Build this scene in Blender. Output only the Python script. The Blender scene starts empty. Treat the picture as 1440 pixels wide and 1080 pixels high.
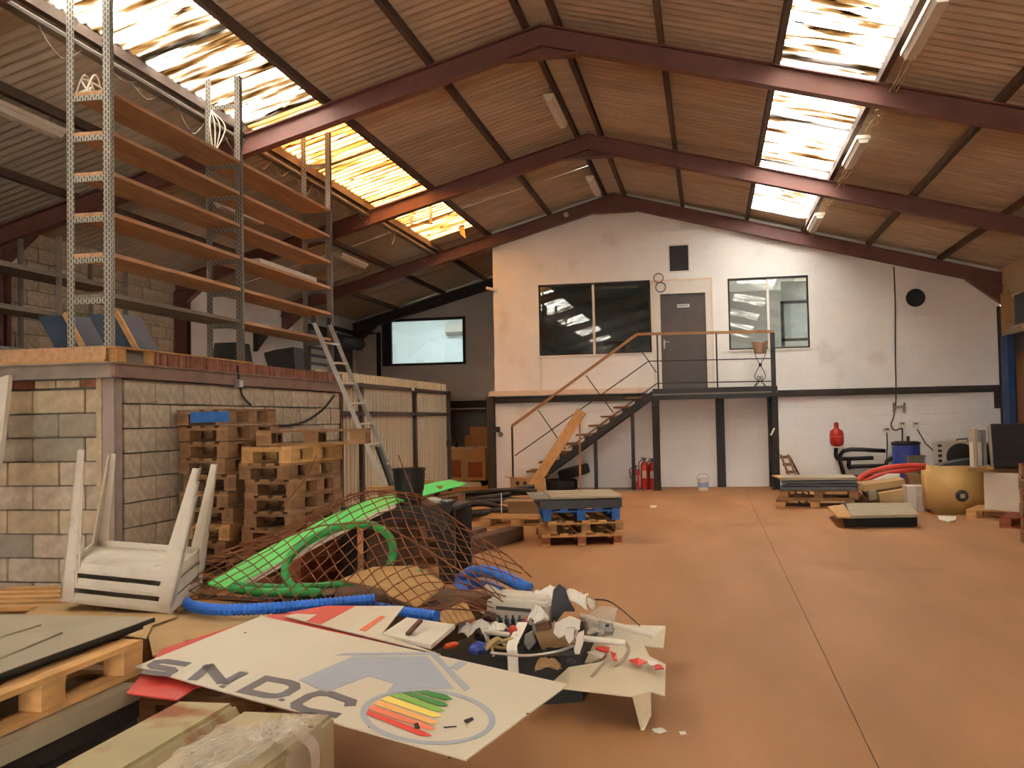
import bpy, bmesh, math, random
from mathutils import Vector, Matrix
random.seed(7)
V = Vector
PI = math.pi
scene = bpy.context.scene
C = scene.collection

# ------------------------------------------------------------------ camera
FPX = 1400.0
YAW, PIT, ROLL = (math.radians(a) for a in (11.174, 2.093, -1.147))
cam_f = V((-math.sin(YAW) * math.cos(PIT), math.cos(YAW) * math.cos(PIT), math.sin(PIT)))
_r = cam_f.cross(V((0, 0, 1))).normalized()
_u = _r.cross(cam_f)
cam_r = _r * math.cos(ROLL) + _u * math.sin(ROLL)
cam_u = -_r * math.sin(ROLL) + _u * math.cos(ROLL)
EYE = V((0, 0, 1.5))
cd = bpy.data.cameras.new('camera')
cd.sensor_width = 36
cd.lens = 36 * FPX / 1440
cd.clip_end = 200
cam = bpy.data.objects.new('camera', cd)
C.objects.link(cam)
mw = Matrix.Identity(4)
for i in range(3):
    mw[i][0], mw[i][1], mw[i][2], mw[i][3] = cam_r[i], cam_u[i], -cam_f[i], EYE[i]
cam.matrix_world = mw
scene.camera = cam

# ------------------------------------------------------------------ light and exposure
world = bpy.data.worlds.new('sky')
scene.world = world
world.use_nodes = True
bg = world.node_tree.nodes['Background']
bg.inputs[0].default_value = (0.99, 1.0, 0.99, 1)
bg.inputs[1].default_value = 7.0
sun_d = bpy.data.lights.new('sun', 'SUN')
sun_d.energy = 16.0
sun_d.angle = math.radians(3)
sun_d.color = (1.0, 0.96, 0.89)
sun = bpy.data.objects.new('sun', sun_d)
C.objects.link(sun)
sun.rotation_euler = V((0.50, 0.30, -1.0)).to_track_quat('-Z', 'Y').to_euler()
scene.view_settings.view_transform = 'Standard'
scene.view_settings.look = 'None'
scene.view_settings.exposure = 2.2
scene.view_settings.gamma = 1.0
scene.view_settings.use_curve_mapping = False
try:
    scene.cycles.max_bounces = 10
    scene.cycles.diffuse_bounces = 6
    scene.cycles.transmission_bounces = 8
    scene.cycles.sample_clamp_indirect = 8.0
except Exception:
    pass


# ------------------------------------------------------------------ pixels to points (1440 x 1080)
def ray(x, y):
    return cam_f + cam_r * ((x - 720) / FPX) + cam_u * ((540 - y) / FPX)


def G(x, y, z=0.0):
    d = ray(x, y)
    return EYE + d * ((z - EYE.z) / d.z)


def AY(x, y, Y):
    d = ray(x, y)
    return EYE + d * (Y / d.y)


def AX(x, y, X):
    d = ray(x, y)
    return EYE + d * (X / d.x)


def DP(x, y, dep):
    return EYE + ray(x, y) * dep


# ------------------------------------------------------------------ mesh builder
OFF = {}


class MB:
    def __init__(s):
        s.v = []
        s.f = []

    def add(s, vs, fs):
        n = len(s.v)
        s.v += [V(p) for p in vs]
        s.f += [tuple(i + n for i in f) for f in fs]
        return s

    def box(s, c, d, R=None):
        c = V(c)
        pts = []
        for k in range(8):
            p = V(((k & 1) - .5, ((k >> 1) & 1) - .5, ((k >> 2) & 1) - .5))
            p = V((p.x * d[0], p.y * d[1], p.z * d[2]))
            pts.append(c + (R @ p if R is not None else p))
        return s.add(pts, [(0, 2, 3, 1), (4, 5, 7, 6), (0, 1, 5, 4), (2, 6, 7, 3), (0, 4, 6, 2), (1, 3, 7, 5)])

    def bb(s, x0, x1, y0, y1, z0, z1):
        return s.box(((x0 + x1) / 2, (y0 + y1) / 2, (z0 + z1) / 2), (x1 - x0, y1 - y0, z1 - z0))

    def bar(s, a, b, w, h, up=(0, 0, 1)):
        a, b = V(a), V(b)
        d = (b - a)
        L = d.length
        d = d / L
        sd = d.cross(V(up))
        if sd.length < 1e-4:
            sd = d.cross(V((0, 1, 0)))
        sd.normalize()
        u = sd.cross(d)
        R = Matrix((d, sd, u)).transposed()
        return s.box((a + b) / 2, (L, w, h), R)

    def tube(s, pts, r, n=8, cap=True, closed=False):
        pts = [V(p) for p in pts]
        m = len(pts)
        rr = r if isinstance(r, (list, tuple)) else [r] * m
        vs, fs = [], []
        prev = None
        for i, p in enumerate(pts):
            if closed:
                t = pts[(i + 1) % m] - pts[i - 1]
            else:
                t = pts[min(i + 1, m - 1)] - pts[max(i - 1, 0)]
            if t.length < 1e-9:
                t = V((0, 0, 1))
            t.normalize()
            if prev is None:
                a = t.cross(V((0, 0, 1)))
                if a.length < .1:
                    a = t.cross(V((0, 1, 0)))
            else:
                a = prev - t * prev.dot(t)
            a.normalize()
            prev = a
            b = t.cross(a)
            for k in range(n):
                an = 2 * PI * k / n
                vs.append(p + (a * math.cos(an) + b * math.sin(an)) * rr[i])
        for i in range(m if closed else m - 1):
            for k in range(n):
                i2 = (i + 1) % m
                fs.append((i * n + k, i * n + (k + 1) % n, i2 * n + (k + 1) % n, i2 * n + k))
        if cap and not closed:
            fs.append(tuple(range(n))[::-1])
            fs.append(tuple((m - 1) * n + k for k in range(n)))
        return s.add(vs, fs)

    def lathe(s, c, prof, n=20, ax=(0, 0, 1)):
        c, ax = V(c), V(ax).normalized()
        a = ax.cross(V((1, 0, 0)))
        if a.length < .1:
            a = ax.cross(V((0, 1, 0)))
        a.normalize()
        b = ax.cross(a)
        vs, fs = [], []
        for r, h in prof:
            for k in range(n):
                an = 2 * PI * k / n
                vs.append(c + ax * h + (a * math.cos(an) + b * math.sin(an)) * max(r, 1e-4))
        m = len(prof)
        for i in range(m - 1):
            for k in range(n):
                fs.append((i * n + k, i * n + (k + 1) % n, (i + 1) * n + (k + 1) % n, (i + 1) * n + k))
        fs.append(tuple(range(n))[::-1])
        fs.append(tuple((m - 1) * n + k for k in range(n)))
        return s.add(vs, fs)

    def slab(s, poly, d):
        """polygon (3d points) extruded by vector d"""
        poly = [V(p) for p in poly]
        d = V(d)
        n = len(poly)
        fs = [tuple(range(n)), tuple(range(n, 2 * n))[::-1]]
        for i in range(n):
            j = (i + 1) % n
            fs.append((i, i + n, j + n, j))
        return s.add(poly + [p + d for p in poly], fs)

    def loft(s, rows, thick=None):
        """grid surface from rows of points; thick = vector or None"""
        nr, nc = len(rows), len(rows[0])
        vs = [V(p) for r in rows for p in r]
        fs = [(i * nc + j, i * nc + j + 1, (i + 1) * nc + j + 1, (i + 1) * nc + j) for i in range(nr - 1) for j in range(nc - 1)]
        if thick is not None:
            t = V(thick)
            N = nr * nc
            vs2 = [p + t for p in vs]
            fs2 = [tuple(k + N for k in f[::-1]) for f in fs]
            edge = []
            ring = [j for j in range(nc)] + [i * nc + nc - 1 for i in range(1, nr)] + [(nr - 1) * nc + j for j in range(nc - 2, -1, -1)] + [i * nc for i in range(nr - 2, 0, -1)]
            for a, b in zip(ring, ring[1:] + ring[:1]):
                edge.append((a, a + N, b + N, b))
            vs, fs = vs + vs2, fs + fs2 + edge
        return s.add(vs, fs)

    def build(s, name, mat, parent=None, smooth=False, bevel=0.0, off=None):
        o = off if off is not None else (OFF.get(parent.name) if parent is not None else None)
        if o is None:
            o = V((0, 0, 0))
        me = bpy.data.meshes.new(name)
        me.from_pydata([p - o for p in s.v], [], s.f)
        bm = bmesh.new()
        bm.from_mesh(me)
        bmesh.ops.recalc_face_normals(bm, faces=bm.faces)
        if bevel:
            bmesh.ops.bevel(bm, geom=list(bm.edges), offset=bevel, segments=2, affect='EDGES', clamp_overlap=True)
        bm.to_mesh(me)
        bm.free()
        if mat is not None:
            me.materials.append(mat)
        if smooth:
            for p in me.polygons:
                p.use_smooth = True
        ob = bpy.data.objects.new(name, me)
        C.objects.link(ob)
        if parent is not None:
            ob.parent = parent
            OFF[ob.name] = o
        return ob


def tag(o, label=None, cat=None, group=None, kind=None):
    if label:
        o['label'] = label
    if cat:
        o['category'] = cat
    if group:
        o['group'] = group
    if kind:
        o['kind'] = kind
    return o


def thing(name, label, cat, loc=(0, 0, 0), rz=0.0, group=None):
    o = bpy.data.objects.new(name, None)
    C.objects.link(o)
    o.location = loc
    o.rotation_euler = (0, 0, rz)
    OFF[o.name] = V(loc)
    return tag(o, label, cat, group)


def solo(name, mb, mat, label, cat, loc=None, group=None, **kw):
    """a thing that is one mesh; its origin is put at loc"""
    loc = V(loc) if loc is not None else sum((p for p in mb.v), V((0, 0, 0))) / len(mb.v)
    o = mb.build(name, mat, None, off=loc, **kw)
    o.location = loc
    OFF[o.name] = loc
    return tag(o, label, cat, group)


def struct(name, mb, mat, parent=None, **kw):
    o = mb.build(name, mat, parent, **kw)
    if parent is None:
        o['kind'] = 'structure'
    return o


def sroot(name, loc=(0, 0, 0)):
    o = bpy.data.objects.new(name, None)
    C.objects.link(o)
    o.location = loc
    OFF[o.name] = V(loc)
    o['kind'] = 'structure'
    return o


def copy_tree(o, parent=None):
    c = o.copy()
    C.objects.link(c)
    if parent is not None:
        c.parent = parent
    for ch in list(o.children):
        copy_tree(ch, c)
    return c


def spline(pts, n=8):
    """Catmull-Rom through points"""
    P = [V(p) for p in pts]
    P = [P[0] * 2 - P[1]] + P + [P[-1] * 2 - P[-2]]
    out = []
    for i in range(1, len(P) - 2):
        a, b, c, d = P[i - 1:i + 3]
        for k in range(n):
            t = k / n
            out.append(.5 * ((2 * b) + (c - a) * t + (2 * a - 5 * b + 4 * c - d) * t * t + (3 * b - a - 3 * c + d) * t ** 3))
    out.append(P[-2])
    return out


# ------------------------------------------------------------------ materials
def lin(h):
    if isinstance(h, str):
        h = [int(h[i:i + 2], 16) / 255 for i in (0, 2, 4)]
        return tuple(c / 12.92 if c <= .04045 else ((c + .055) / 1.055) ** 2.4 for c in h)
    return h


def M(name, col, rough=.75, var=.12, scale=5.0, stretch=(1, 1, 1), col2=None, bump=0.0, metal=0.0, spec=.3, rnd=0.0, spot=None, spot_amt=.55, spot_scale=3.0, detail=5.0):
    m = bpy.data.materials.new(name)
    m.use_nodes = True
    nt = m.node_tree
    N, L = nt.nodes, nt.links
    b = N['Principled BSDF']
    b.inputs['Roughness'].default_value = rough
    b.inputs['Metallic'].default_value = metal
    b.inputs['Specular IOR Level'].default_value = spec
    c = lin(col)
    c1 = tuple(max(0, x * (1 - var)) for x in c)
    c2 = tuple(min(1, x * (1 + var)) for x in c) if col2 is None else lin(col2)
    tc = N.new('ShaderNodeTexCoord')
    mp = N.new('ShaderNodeMapping')
    mp.inputs['Scale'].default_value = stretch
    L.new(tc.outputs['Object'], mp.inputs['Vector'])
    nz = N.new('ShaderNodeTexNoise')
    nz.inputs['Scale'].default_value = scale
    nz.inputs['Detail'].default_value = detail
    L.new(mp.outputs[0], nz.inputs['Vector'])
    rp = N.new('ShaderNodeValToRGB')
    rp.color_ramp.elements[0].position = .35
    rp.color_ramp.elements[1].position = .68
    rp.color_ramp.elements[0].color = (*c1, 1)
    rp.color_ramp.elements[1].color = (*c2, 1)
    L.new(nz.outputs['Fac'], rp.inputs[0])
    out = rp.outputs[0]
    if spot:
        n2 = N.new('ShaderNodeTexNoise')
        n2.inputs['Scale'].default_value = spot_scale
        n2.inputs['Detail'].default_value = 6
        L.new(tc.outputs['Object'], n2.inputs['Vector'])
        r2 = N.new('ShaderNodeValToRGB')
        r2.color_ramp.elements[0].position = spot_amt
        r2.color_ramp.elements[1].position = min(1, spot_amt + .1)
        L.new(n2.outputs['Fac'], r2.inputs[0])
        mx = N.new('ShaderNodeMixRGB')
        mx.inputs['Color2'].default_value = (*lin(spot), 1)
        L.new(r2.outputs[0], mx.inputs['Fac'])
        L.new(out, mx.inputs['Color1'])
        out = mx.outputs[0]
    if rnd:
        oi = N.new('ShaderNodeObjectInfo')
        mr = N.new('ShaderNodeMapRange')
        mr.inputs['To Min'].default_value = 1 - rnd
        mr.inputs['To Max'].default_value = 1 + rnd
        L.new(oi.outputs['Random'], mr.inputs['Value'])
        hs = N.new('ShaderNodeHueSaturation')
        L.new(mr.outputs[0], hs.inputs['Value'])
        L.new(out, hs.inputs['Color'])
        out = hs.outputs[0]
    L.new(out, b.inputs['Base Color'])
    if bump:
        bp = N.new('ShaderNodeBump')
        bp.inputs['Strength'].default_value = bump
        bp.inputs['Distance'].default_value = .02
        L.new(nz.outputs['Fac'], bp.inputs['Height'])
        L.new(bp.outputs[0], b.inputs['Normal'])
    return m


def perforated(name, col, hole='2a2520', sc=(14, 14, 14)):
    """slotted steel: dark slots in staggered rows"""
    m = M(name, col, rough=.5, var=.1, metal=.3)
    nt = m.node_tree
    N, L = nt.nodes, nt.links
    b = N['Principled BSDF']
    src = b.inputs['Base Color'].links[0].from_socket
    geo = N.new('ShaderNodeNewGeometry')
    tc = N.new('ShaderNodeTexCoord')
    sep = N.new('ShaderNodeSeparateXYZ')
    L.new(tc.outputs['Object'], sep.inputs[0])
    add = N.new('ShaderNodeMath')
    L.new(sep.outputs[0], add.inputs[0])
    L.new(sep.outputs[1], add.inputs[1])
    cmb = N.new('ShaderNodeCombineXYZ')
    L.new(sep.outputs[2], cmb.inputs[0])
    L.new(add.outputs[0], cmb.inputs[1])
    br = N.new('ShaderNodeTexBrick')
    br.offset = .5
    br.inputs['Scale'].default_value = 1.0
    br.inputs['Brick Width'].default_value = .05
    br.inputs['Row Height'].default_value = .026
    br.inputs['Mortar Size'].default_value = .0085
    br.inputs['Mortar Smooth'].default_value = 0.0
    br.inputs['Color1'].default_value = (1, 1, 1, 1)
    br.inputs['Color2'].default_value = (1, 1, 1, 1)
    br.inputs['Mortar'].default_value = (0, 0, 0, 1)
    L.new(cmb.outputs[0], br.inputs['Vector'])
    mx = N.new('ShaderNodeMixRGB')
    L.new(br.outputs['Color'], mx.inputs['Fac'])
    L.new(src, mx.inputs['Color1'])
    mx.inputs['Color2'].default_value = (*lin(hole), 1)
    L.new(mx.outputs[0], b.inputs['Base Color'])
    return m


def glass(name, tint=(.9, .95, .95), rough=.0):
    m = bpy.data.materials.new(name)
    m.use_nodes = True
    N, L = m.node_tree.nodes, m.node_tree.links
    N.remove(N['Principled BSDF'])
    tr = N.new('ShaderNodeBsdfTransparent')
    tr.inputs[0].default_value = (*tint, 1)
    gl = N.new('ShaderNodeBsdfGlossy')
    gl.inputs['Roughness'].default_value = rough
    fr = N.new('ShaderNodeFresnel')
    fr.inputs['IOR'].default_value = 1.65
    mx = N.new('ShaderNodeMixShader')
    L.new(fr.outputs[0], mx.inputs[0])
    L.new(tr.outputs[0], mx.inputs[1])
    L.new(gl.outputs[0], mx.inputs[2])
    L.new(mx.outputs[0], N['Material Output'].inputs[0])
    return m


def skylight_mat(name, base, stain, dirt, stain_pos, stripe):
    """weathered translucent corrugated sheet"""
    m = bpy.data.materials.new(name)
    m.use_nodes = True
    N, L = m.node_tree.nodes, m.node_tree.links
    N.remove(N['Principled BSDF'])
    tc = N.new('ShaderNodeTexCoord')
    oi = N.new('ShaderNodeObjectInfo')
    vm = N.new('ShaderNodeVectorMath')
    vm.operation = 'ADD'
    L.new(tc.outputs['Object'], vm.inputs[0])
    sc = N.new('ShaderNodeVectorMath')
    sc.operation = 'SCALE'
    sc.inputs['Scale'].default_value = 37.0
    cx = N.new('ShaderNodeCombineXYZ')
    for k in range(3):
        L.new(oi.outputs['Random'], cx.inputs[k])
    L.new(cx.outputs[0], sc.inputs[0])
    L.new(sc.outputs[0], vm.inputs[1])
    mp = N.new('ShaderNodeMapping')
    mp.inputs['Scale'].default_value = (.9, 6.0, 1)
    L.new(vm.outputs[0], mp.inputs[0])
    nz = N.new('ShaderNodeTexNoise')
    nz.inputs['Scale'].default_value = 1.3
    nz.inputs['Detail'].default_value = 4
    L.new(mp.outputs[0], nz.inputs[0])
    rp = N.new('ShaderNodeValToRGB')
    e = rp.color_ramp.elements
    e[0].position, e[0].color = stain_pos, (*base, 1)
    e[1].position, e[1].color = min(1, stain_pos + .20), (*stain, 1)
    e2 = e.new(stain_pos + .08)
    e2.color = tuple((b_ * s_) ** .5 for b_, s_ in zip(base, stain)) + (1,)
    L.new(nz.outputs['Fac'], rp.inputs[0])
    mp2 = N.new('ShaderNodeMapping')
    mp2.inputs['Scale'].default_value = (1.6, 7.5, 1)
    L.new(vm.outputs[0], mp2.inputs[0])
    n2 = N.new('ShaderNodeTexNoise')
    n2.inputs['Scale'].default_value = 1.6
    n2.inputs['Detail'].default_value = 3
    L.new(mp2.outputs[0], n2.inputs[0])
    r2 = N.new('ShaderNodeValToRGB')
    r2.color_ramp.elements[0].position = .635
    r2.color_ramp.elements[1].position = .70
    L.new(n2.outputs['Fac'], r2.inputs[0])
    mx = N.new('ShaderNodeMixRGB')
    L.new(r2.outputs[0], mx.inputs['Fac'])
    L.new(rp.outputs[0], mx.inputs['Color1'])
    mx.inputs['Color2'].default_value = (*dirt, 1)
    sp = N.new('ShaderNodeSeparateXYZ')
    L.new(tc.outputs['Object'], sp.inputs[0])
    mu = N.new('ShaderNodeMath')
    mu.operation = 'MULTIPLY'
    mu.inputs[1].default_value = 2 * math.pi / .177
    L.new(sp.outputs[1], mu.inputs[0])
    sn = N.new('ShaderNodeMath')
    sn.operation = 'SINE'
    L.new(mu.outputs[0], sn.inputs[0])
    r3 = N.new('ShaderNodeMapRange')
    r3.inputs['From Min'].default_value = -1.0
    r3.inputs['From Max'].default_value = -.1
    r3.inputs['To Min'].default_value = stripe
    r3.inputs['To Max'].default_value = 0.0
    L.new(sn.outputs[0], r3.inputs['Value'])
    m3 = N.new('ShaderNodeMixRGB')
    L.new(r3.outputs[0], m3.inputs['Fac'])
    L.new(mx.outputs[0], m3.inputs['Color1'])
    m3.inputs['Color2'].default_value = (*dirt, 1)
    mx = m3
    tl = N.new('ShaderNodeBsdfTranslucent')
    df = N.new('ShaderNodeBsdfDiffuse')
    L.new(mx.outputs[0], tl.inputs[0])
    L.new(mx.outputs[0], df.inputs[0])
    ms = N.new('ShaderNodeMixShader')
    ms.inputs[0].default_value = .25
    L.new(tl.outputs[0], ms.inputs[1])
    L.new(df.outputs[0], ms.inputs[2])
    L.new(ms.outputs[0], N['Material Output'].inputs[0])
    return m


def film_mat():
    m = bpy.data.materials.new('plastic_film')
    m.use_nodes = True
    N, L = m.node_tree.nodes, m.node_tree.links
    b = N['Principled BSDF']
    b.inputs['Base Color'].default_value = (.62, .55, .44, 1)
    b.inputs['Roughness'].default_value = .18
    b.inputs['Specular IOR Level'].default_value = .9
    tr = N.new('ShaderNodeBsdfTransparent')
    tr.inputs[0].default_value = (.95, .93, .9, 1)
    mx = N.new('ShaderNodeMixShader')
    mx.inputs[0].default_value = .38
    L.new(tr.outputs[0], mx.inputs[1])
    L.new(b.outputs[0], mx.inputs[2])
    L.new(mx.outputs[0], N['Material Output'].inputs[0])
    return m


def painted_blocks(m):
    N, L = m.node_tree.nodes, m.node_tree.links
    b = N['Principled BSDF']
    old = b.inputs['Normal'].links[0].from_node if b.inputs['Normal'].links else None
    tc = N.new('ShaderNodeTexCoord')
    sp = N.new('ShaderNodeSeparateXYZ')
    L.new(tc.outputs['Object'], sp.inputs[0])
    cx = N.new('ShaderNodeCombineXYZ')
    L.new(sp.outputs[0], cx.inputs[0])
    L.new(sp.outputs[2], cx.inputs[1])
    br = N.new('ShaderNodeTexBrick')
    br.inputs['Scale'].default_value = 1.0
    br.inputs['Brick Width'].default_value = .5
    br.inputs['Row Height'].default_value = .205
    br.inputs['Mortar Size'].default_value = .008
    br.inputs['Mortar Smooth'].default_value = .6
    L.new(cx.outputs[0], br.inputs['Vector'])
    bp = N.new('ShaderNodeBump')
    bp.invert = True
    bp.inputs['Strength'].default_value = .35
    bp.inputs['Distance'].default_value = .01
    L.new(br.outputs['Fac'], bp.inputs['Height'])
    if old:
        L.new(old.outputs[0], bp.inputs['Normal'])
    L.new(bp.outputs[0], b.inputs['Normal'])


MT = {
    'film': film_mat(),
    'floor': M('floor_concrete', '9f7148', rough=.68, var=.10, scale=.9, stretch=(1.6, .35, 1), col2='aa7a54', bump=.05, spot='94653d', spot_amt=.60, spot_scale=.55, spec=.18),
    'joint': M('floor_joint', '6e5844', rough=.9),
    'white_wall': M('white_wall', 'e2dfda', rough=.85, var=.04, scale=1.2, bump=.06, spot='d6d1ca', spot_amt=.62, spot_scale=1.4),
    'white_plain': M('white_plain', 'd2ccc2', rough=.8, var=.03),
    'grey_wall': M('grey_wall', 'c4bfb7', rough=.85, var=.06, scale=1.5),
    'inner': M('inner_wall', '8a857e', rough=.8, var=.05),
    'inner_light': M('inner_light_wall', 'dfe4e2', rough=.8, var=.02),
    'block': M('concrete_block', 'b2a28c', rough=.95, var=.16, scale=14, bump=.5, rnd=.10),
    'block_y': M('concrete_block_buff', 'b4a183', rough=.95, var=.12, scale=14, bump=.4, rnd=.07),
    'block_d': M('concrete_block_dark', '948978', rough=.95, var=.12, scale=12, bump=.35, rnd=.05),
    'mortar': M('mortar', '6f675c', rough=1.0, var=.12, scale=10, bump=.3),
    'brick': M('clay_brick', '8d5b48', rough=.9, var=.18, scale=12, bump=.3, rnd=.15),
    'sheet': M('fibre_cement', 'b7a28c', rough=.95, var=.14, scale=2.2, stretch=(.6, 3, 1), rnd=.10),
    'sheet_grey': M('fibre_cement_grey', 'b3a898', rough=.95, var=.12, scale=2.2, stretch=(.6, 3, 1), rnd=.08),
    'red_steel': M('red_oxide_steel', '724a42', rough=.55, var=.12, scale=3, spec=.4),
    'purlin': M('purlin_steel', '5b4a40', rough=.8, var=.1),
    'black_steel': M('black_steel', '2b2725', rough=.55, var=.15, spec=.4),
    'black_speck': M('black_steel_chipped', '292523', rough=.6, var=.1, spot='a9a49b', spot_amt=.66, spot_scale=22),
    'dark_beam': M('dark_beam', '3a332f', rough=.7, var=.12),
    'ledge': M('painted_ledge', 'd9c3ae', rough=.7, var=.05),
    'rail_wood': M('handrail_wood', '9a6f48', rough=.6, var=.15, stretch=(8, 1, 8)),
    'tread_wood': M('tread_wood', '7b5a40', rough=.8, var=.18, stretch=(1, 6, 6)),
    'plank': M('shelf_plank', 'b88e6a', rough=.85, var=.16, scale=3, stretch=(8, .8, 8), rnd=.12),
    'plank_grey': M('grey_plank', '7c7064', rough=.85, var=.12, scale=3, stretch=(8, .8, 8)),
    'pine': M('pallet_pine', 'b88a56', rough=.85, var=.16, scale=6, stretch=(1, 3, 3), rnd=.16),
    'pine_old': M('pallet_pine_old', '8a6646', rough=.9, var=.2, scale=6, stretch=(1, 3, 3), rnd=.2),
    'pine_red': M('pallet_pine_reddish', '8a5038', rough=.9, var=.2, scale=6, stretch=(1, 3, 3), rnd=.15),
    'blue_wood': M('pallet_blue', '2f5f9e', rough=.7, var=.15, scale=8, rnd=.1),
    'new_wood': M('new_wood', 'b58a58', rough=.8, var=.12, scale=4, stretch=(2, 2, 2)),
    'dark_timber': M('dark_timber', '5f4535', rough=.85, var=.22, scale=5, stretch=(2, 2, 6)),
    'card': M('cardboard', 'b08f63', rough=.9, var=.08, scale=3),
    'card_dark': M('cardboard_dark', '8f6f4b', rough=.9, var=.1, scale=3),
    'board_grey': M('grey_board', '9a8c74', rough=.6, var=.08, scale=3, spec=.35),
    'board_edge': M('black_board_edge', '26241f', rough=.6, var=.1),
    'dark_panel': M('dark_panel', '242220', rough=.4, var=.12, spec=.5),
    'beige_metal': M('beige_metal', 'a8986f', rough=.55, var=.10, scale=3, spot='8a4a18', spot_amt=.53, spot_scale=2.6, spec=.4),
    'beige_plain': M('beige_plain', 'a39270', rough=.6, var=.10, scale=3),
    'sign': M('sign_white', 'c0b39c', rough=.5, var=.03, scale=2, spec=.4, spot='ad9e84', spot_amt=.69, spot_scale=3.5),
    'letter': M('sign_letter', '675f5e', rough=.6, var=.03),
    'logo_grey': M('sign_grey_blue', '9a9ca3', rough=.6, var=.02),
    'sign_g1': M('sign_green_dark', '3f7d3c', rough=.6, var=.02),
    'sign_g2': M('sign_green', '7aa646', rough=.6, var=.02),
    'sign_g3': M('sign_lime', 'b9b64a', rough=.6, var=.02),
    'sign_y': M('sign_yellow', 'e3c65c', rough=.6, var=.02),
    'sign_o': M('sign_orange', 'e2a35c', rough=.6, var=.02),
    'sign_r1': M('sign_coral', 'd9714f', rough=.6, var=.02),
    'sign_r2': M('sign_red', 'cf3f33', rough=.6, var=.02),
    'red_panel': M('red_panel', 'bf3b2f', rough=.5, var=.06, spec=.4),
    'plastic_white': M('white_plastic', 'c6bba9', rough=.6, var=.08, scale=6, spot='a99b86', spot_amt=.64, spot_scale=8),
    'white_panel': M('white_panel', 'bfae90', rough=.5, var=.06, scale=2, spec=.4),
    'paper': M('white_paper', 'd2c9bb', rough=.85, var=.06, scale=9),
    'blue_hose': M('blue_hose', '2f6fd0', rough=.5, var=.06, spec=.4),
    'green_hose': M('green_hose', '2f9a4a', rough=.45, var=.08, spec=.4),
    'green_panel': M('green_panel', '5fd86a', rough=.5, var=.05, spec=.4),
    'rust': M('rusted_wire', '7a4a2c', rough=.9, var=.25, scale=20),
    'black_plastic': M('black_plastic', '1f1d1c', rough=.45, var=.12, spec=.45),
    'black_hose': M('black_hose', '34312f', rough=.6, var=.2, scale=9),
    'grey_plastic': M('grey_plastic', '7d7a74', rough=.5, var=.08),
    'alu': M('aluminium', 'b9b4aa', rough=.35, var=.08, metal=.7),
    'galv': perforated('slotted_galvanised', 'a39d91'),
    'galv_dark': perforated('slotted_grey', '857b70'),
    'grey_post': M('grey_post', '7b746b', rough=.6, var=.1),
    'gate_sheet': M('cream_sheet', 'c3b79c', rough=.55, var=.06, scale=2, stretch=(2, 2, .4), spec=.4),
    'gate_frame': M('gate_frame', '4a413a', rough=.6, var=.1),
    'red_gloss': M('red_gloss', 'b3231f', rough=.35, var=.06, spec=.5),
    'red_hose': M('red_hose', 'c0402f', rough=.5, var=.08),
    'rubber': M('rubber', '2a2826', rough=.85, var=.15),
    'blue_drum': M('blue_drum', '2a3f8f', rough=.45, var=.06, spec=.4),
    'blue_paint': M('blue_paint', '2f4c78', rough=.6, var=.1),
    'brown_panel': M('brown_panel', '7a5030', rough=.7, var=.12, stretch=(3, 3, .6)),
    'tank': M('yellowed_plastic', 'c39a5c', rough=.5, var=.10, scale=2.5, spot='a87e48', spot_amt=.58, spot_scale=3),
    'ac_white': M('ac_casing', 'c9c1b0', rough=.5, var=.05),
    'terracotta': M('terracotta', 'b08f76', rough=.85, var=.08),
    'lamp_white': M('lamp_housing', 'd6cbb4', rough=.5, var=.04),
    'door_grey': M('door_grey', '57504d', rough=.55, var=.05),
    'frame_white': M('frame_white', 'd6cfc4', rough=.6, var=.03),
    'frame_dark': M('window_frame_dark', '33302e', rough=.6, var=.05),
    'orange': M('orange_plastic', 'd5571f', rough=.5, var=.06),
    'tape_red': M('tape_red', 'd2382c', rough=.5, var=.04),
    'rope': M('beige_rope', 'b59a6d', rough=.9, var=.15, scale=18),
    'shutter': M('grey_shutter', '5c5a57', rough=.5, var=.08),
    'blue_panel': M('slate_blue_panel', '3c4756', rough=.6, var=.1),
    'glass_dark': glass('window_glass', (.80, .84, .83)),
    'glass_clear': glass('clear_glass', (.92, .96, .97)),
    'sky_w': skylight_mat('skylight_white', (.80, .80, .77), (.05, .027, .010), (.020, .012, .007), .46, .05),
    'sky_c': skylight_mat('skylight_cleaner', (.90, .90, .88), (.07, .038, .015), (.025, .015, .008), .50, .05),
    'sky_o': skylight_mat('skylight_amber', (.80, .56, .30), (.24, .12, .045), (.05, .024, .010), .47, .88),
}
painted_blocks(MT['white_wall'])

# ================================================================== the building
RX, SL = -1.9, .272
XL, XR = -9.65, 5.85
YB, YE, YK = -8.0, 21.68, 26.4      # rear wall, white office wall, far back wall
def roofz(x, base=6.50):
    return base - SL * abs(x - RX)
FR = [-7.4, -2.55, 2.3, 7.15, 12.0, 16.85, 21.5, 26.2]

# floor: two slabs with a recessed joint between them
fl = sroot('floor')
struct('slab', MB().bb(XL - .1, .659, YB, 29.5, -.12, 0), MT['floor'], fl)
struct('slab', MB().bb(.665, XR + .1, YB, 29.5, -.12, 0), MT['floor'], fl)
struct('joint_bed', MB().bb(.64, .68, YB, 29.5, -.12, -.006), MT['joint'], fl)
struct('yard_ground', MB().bb(-40, 40, -60, YB - .02, -.14, -.02), MT['grey_wall'])


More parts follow.
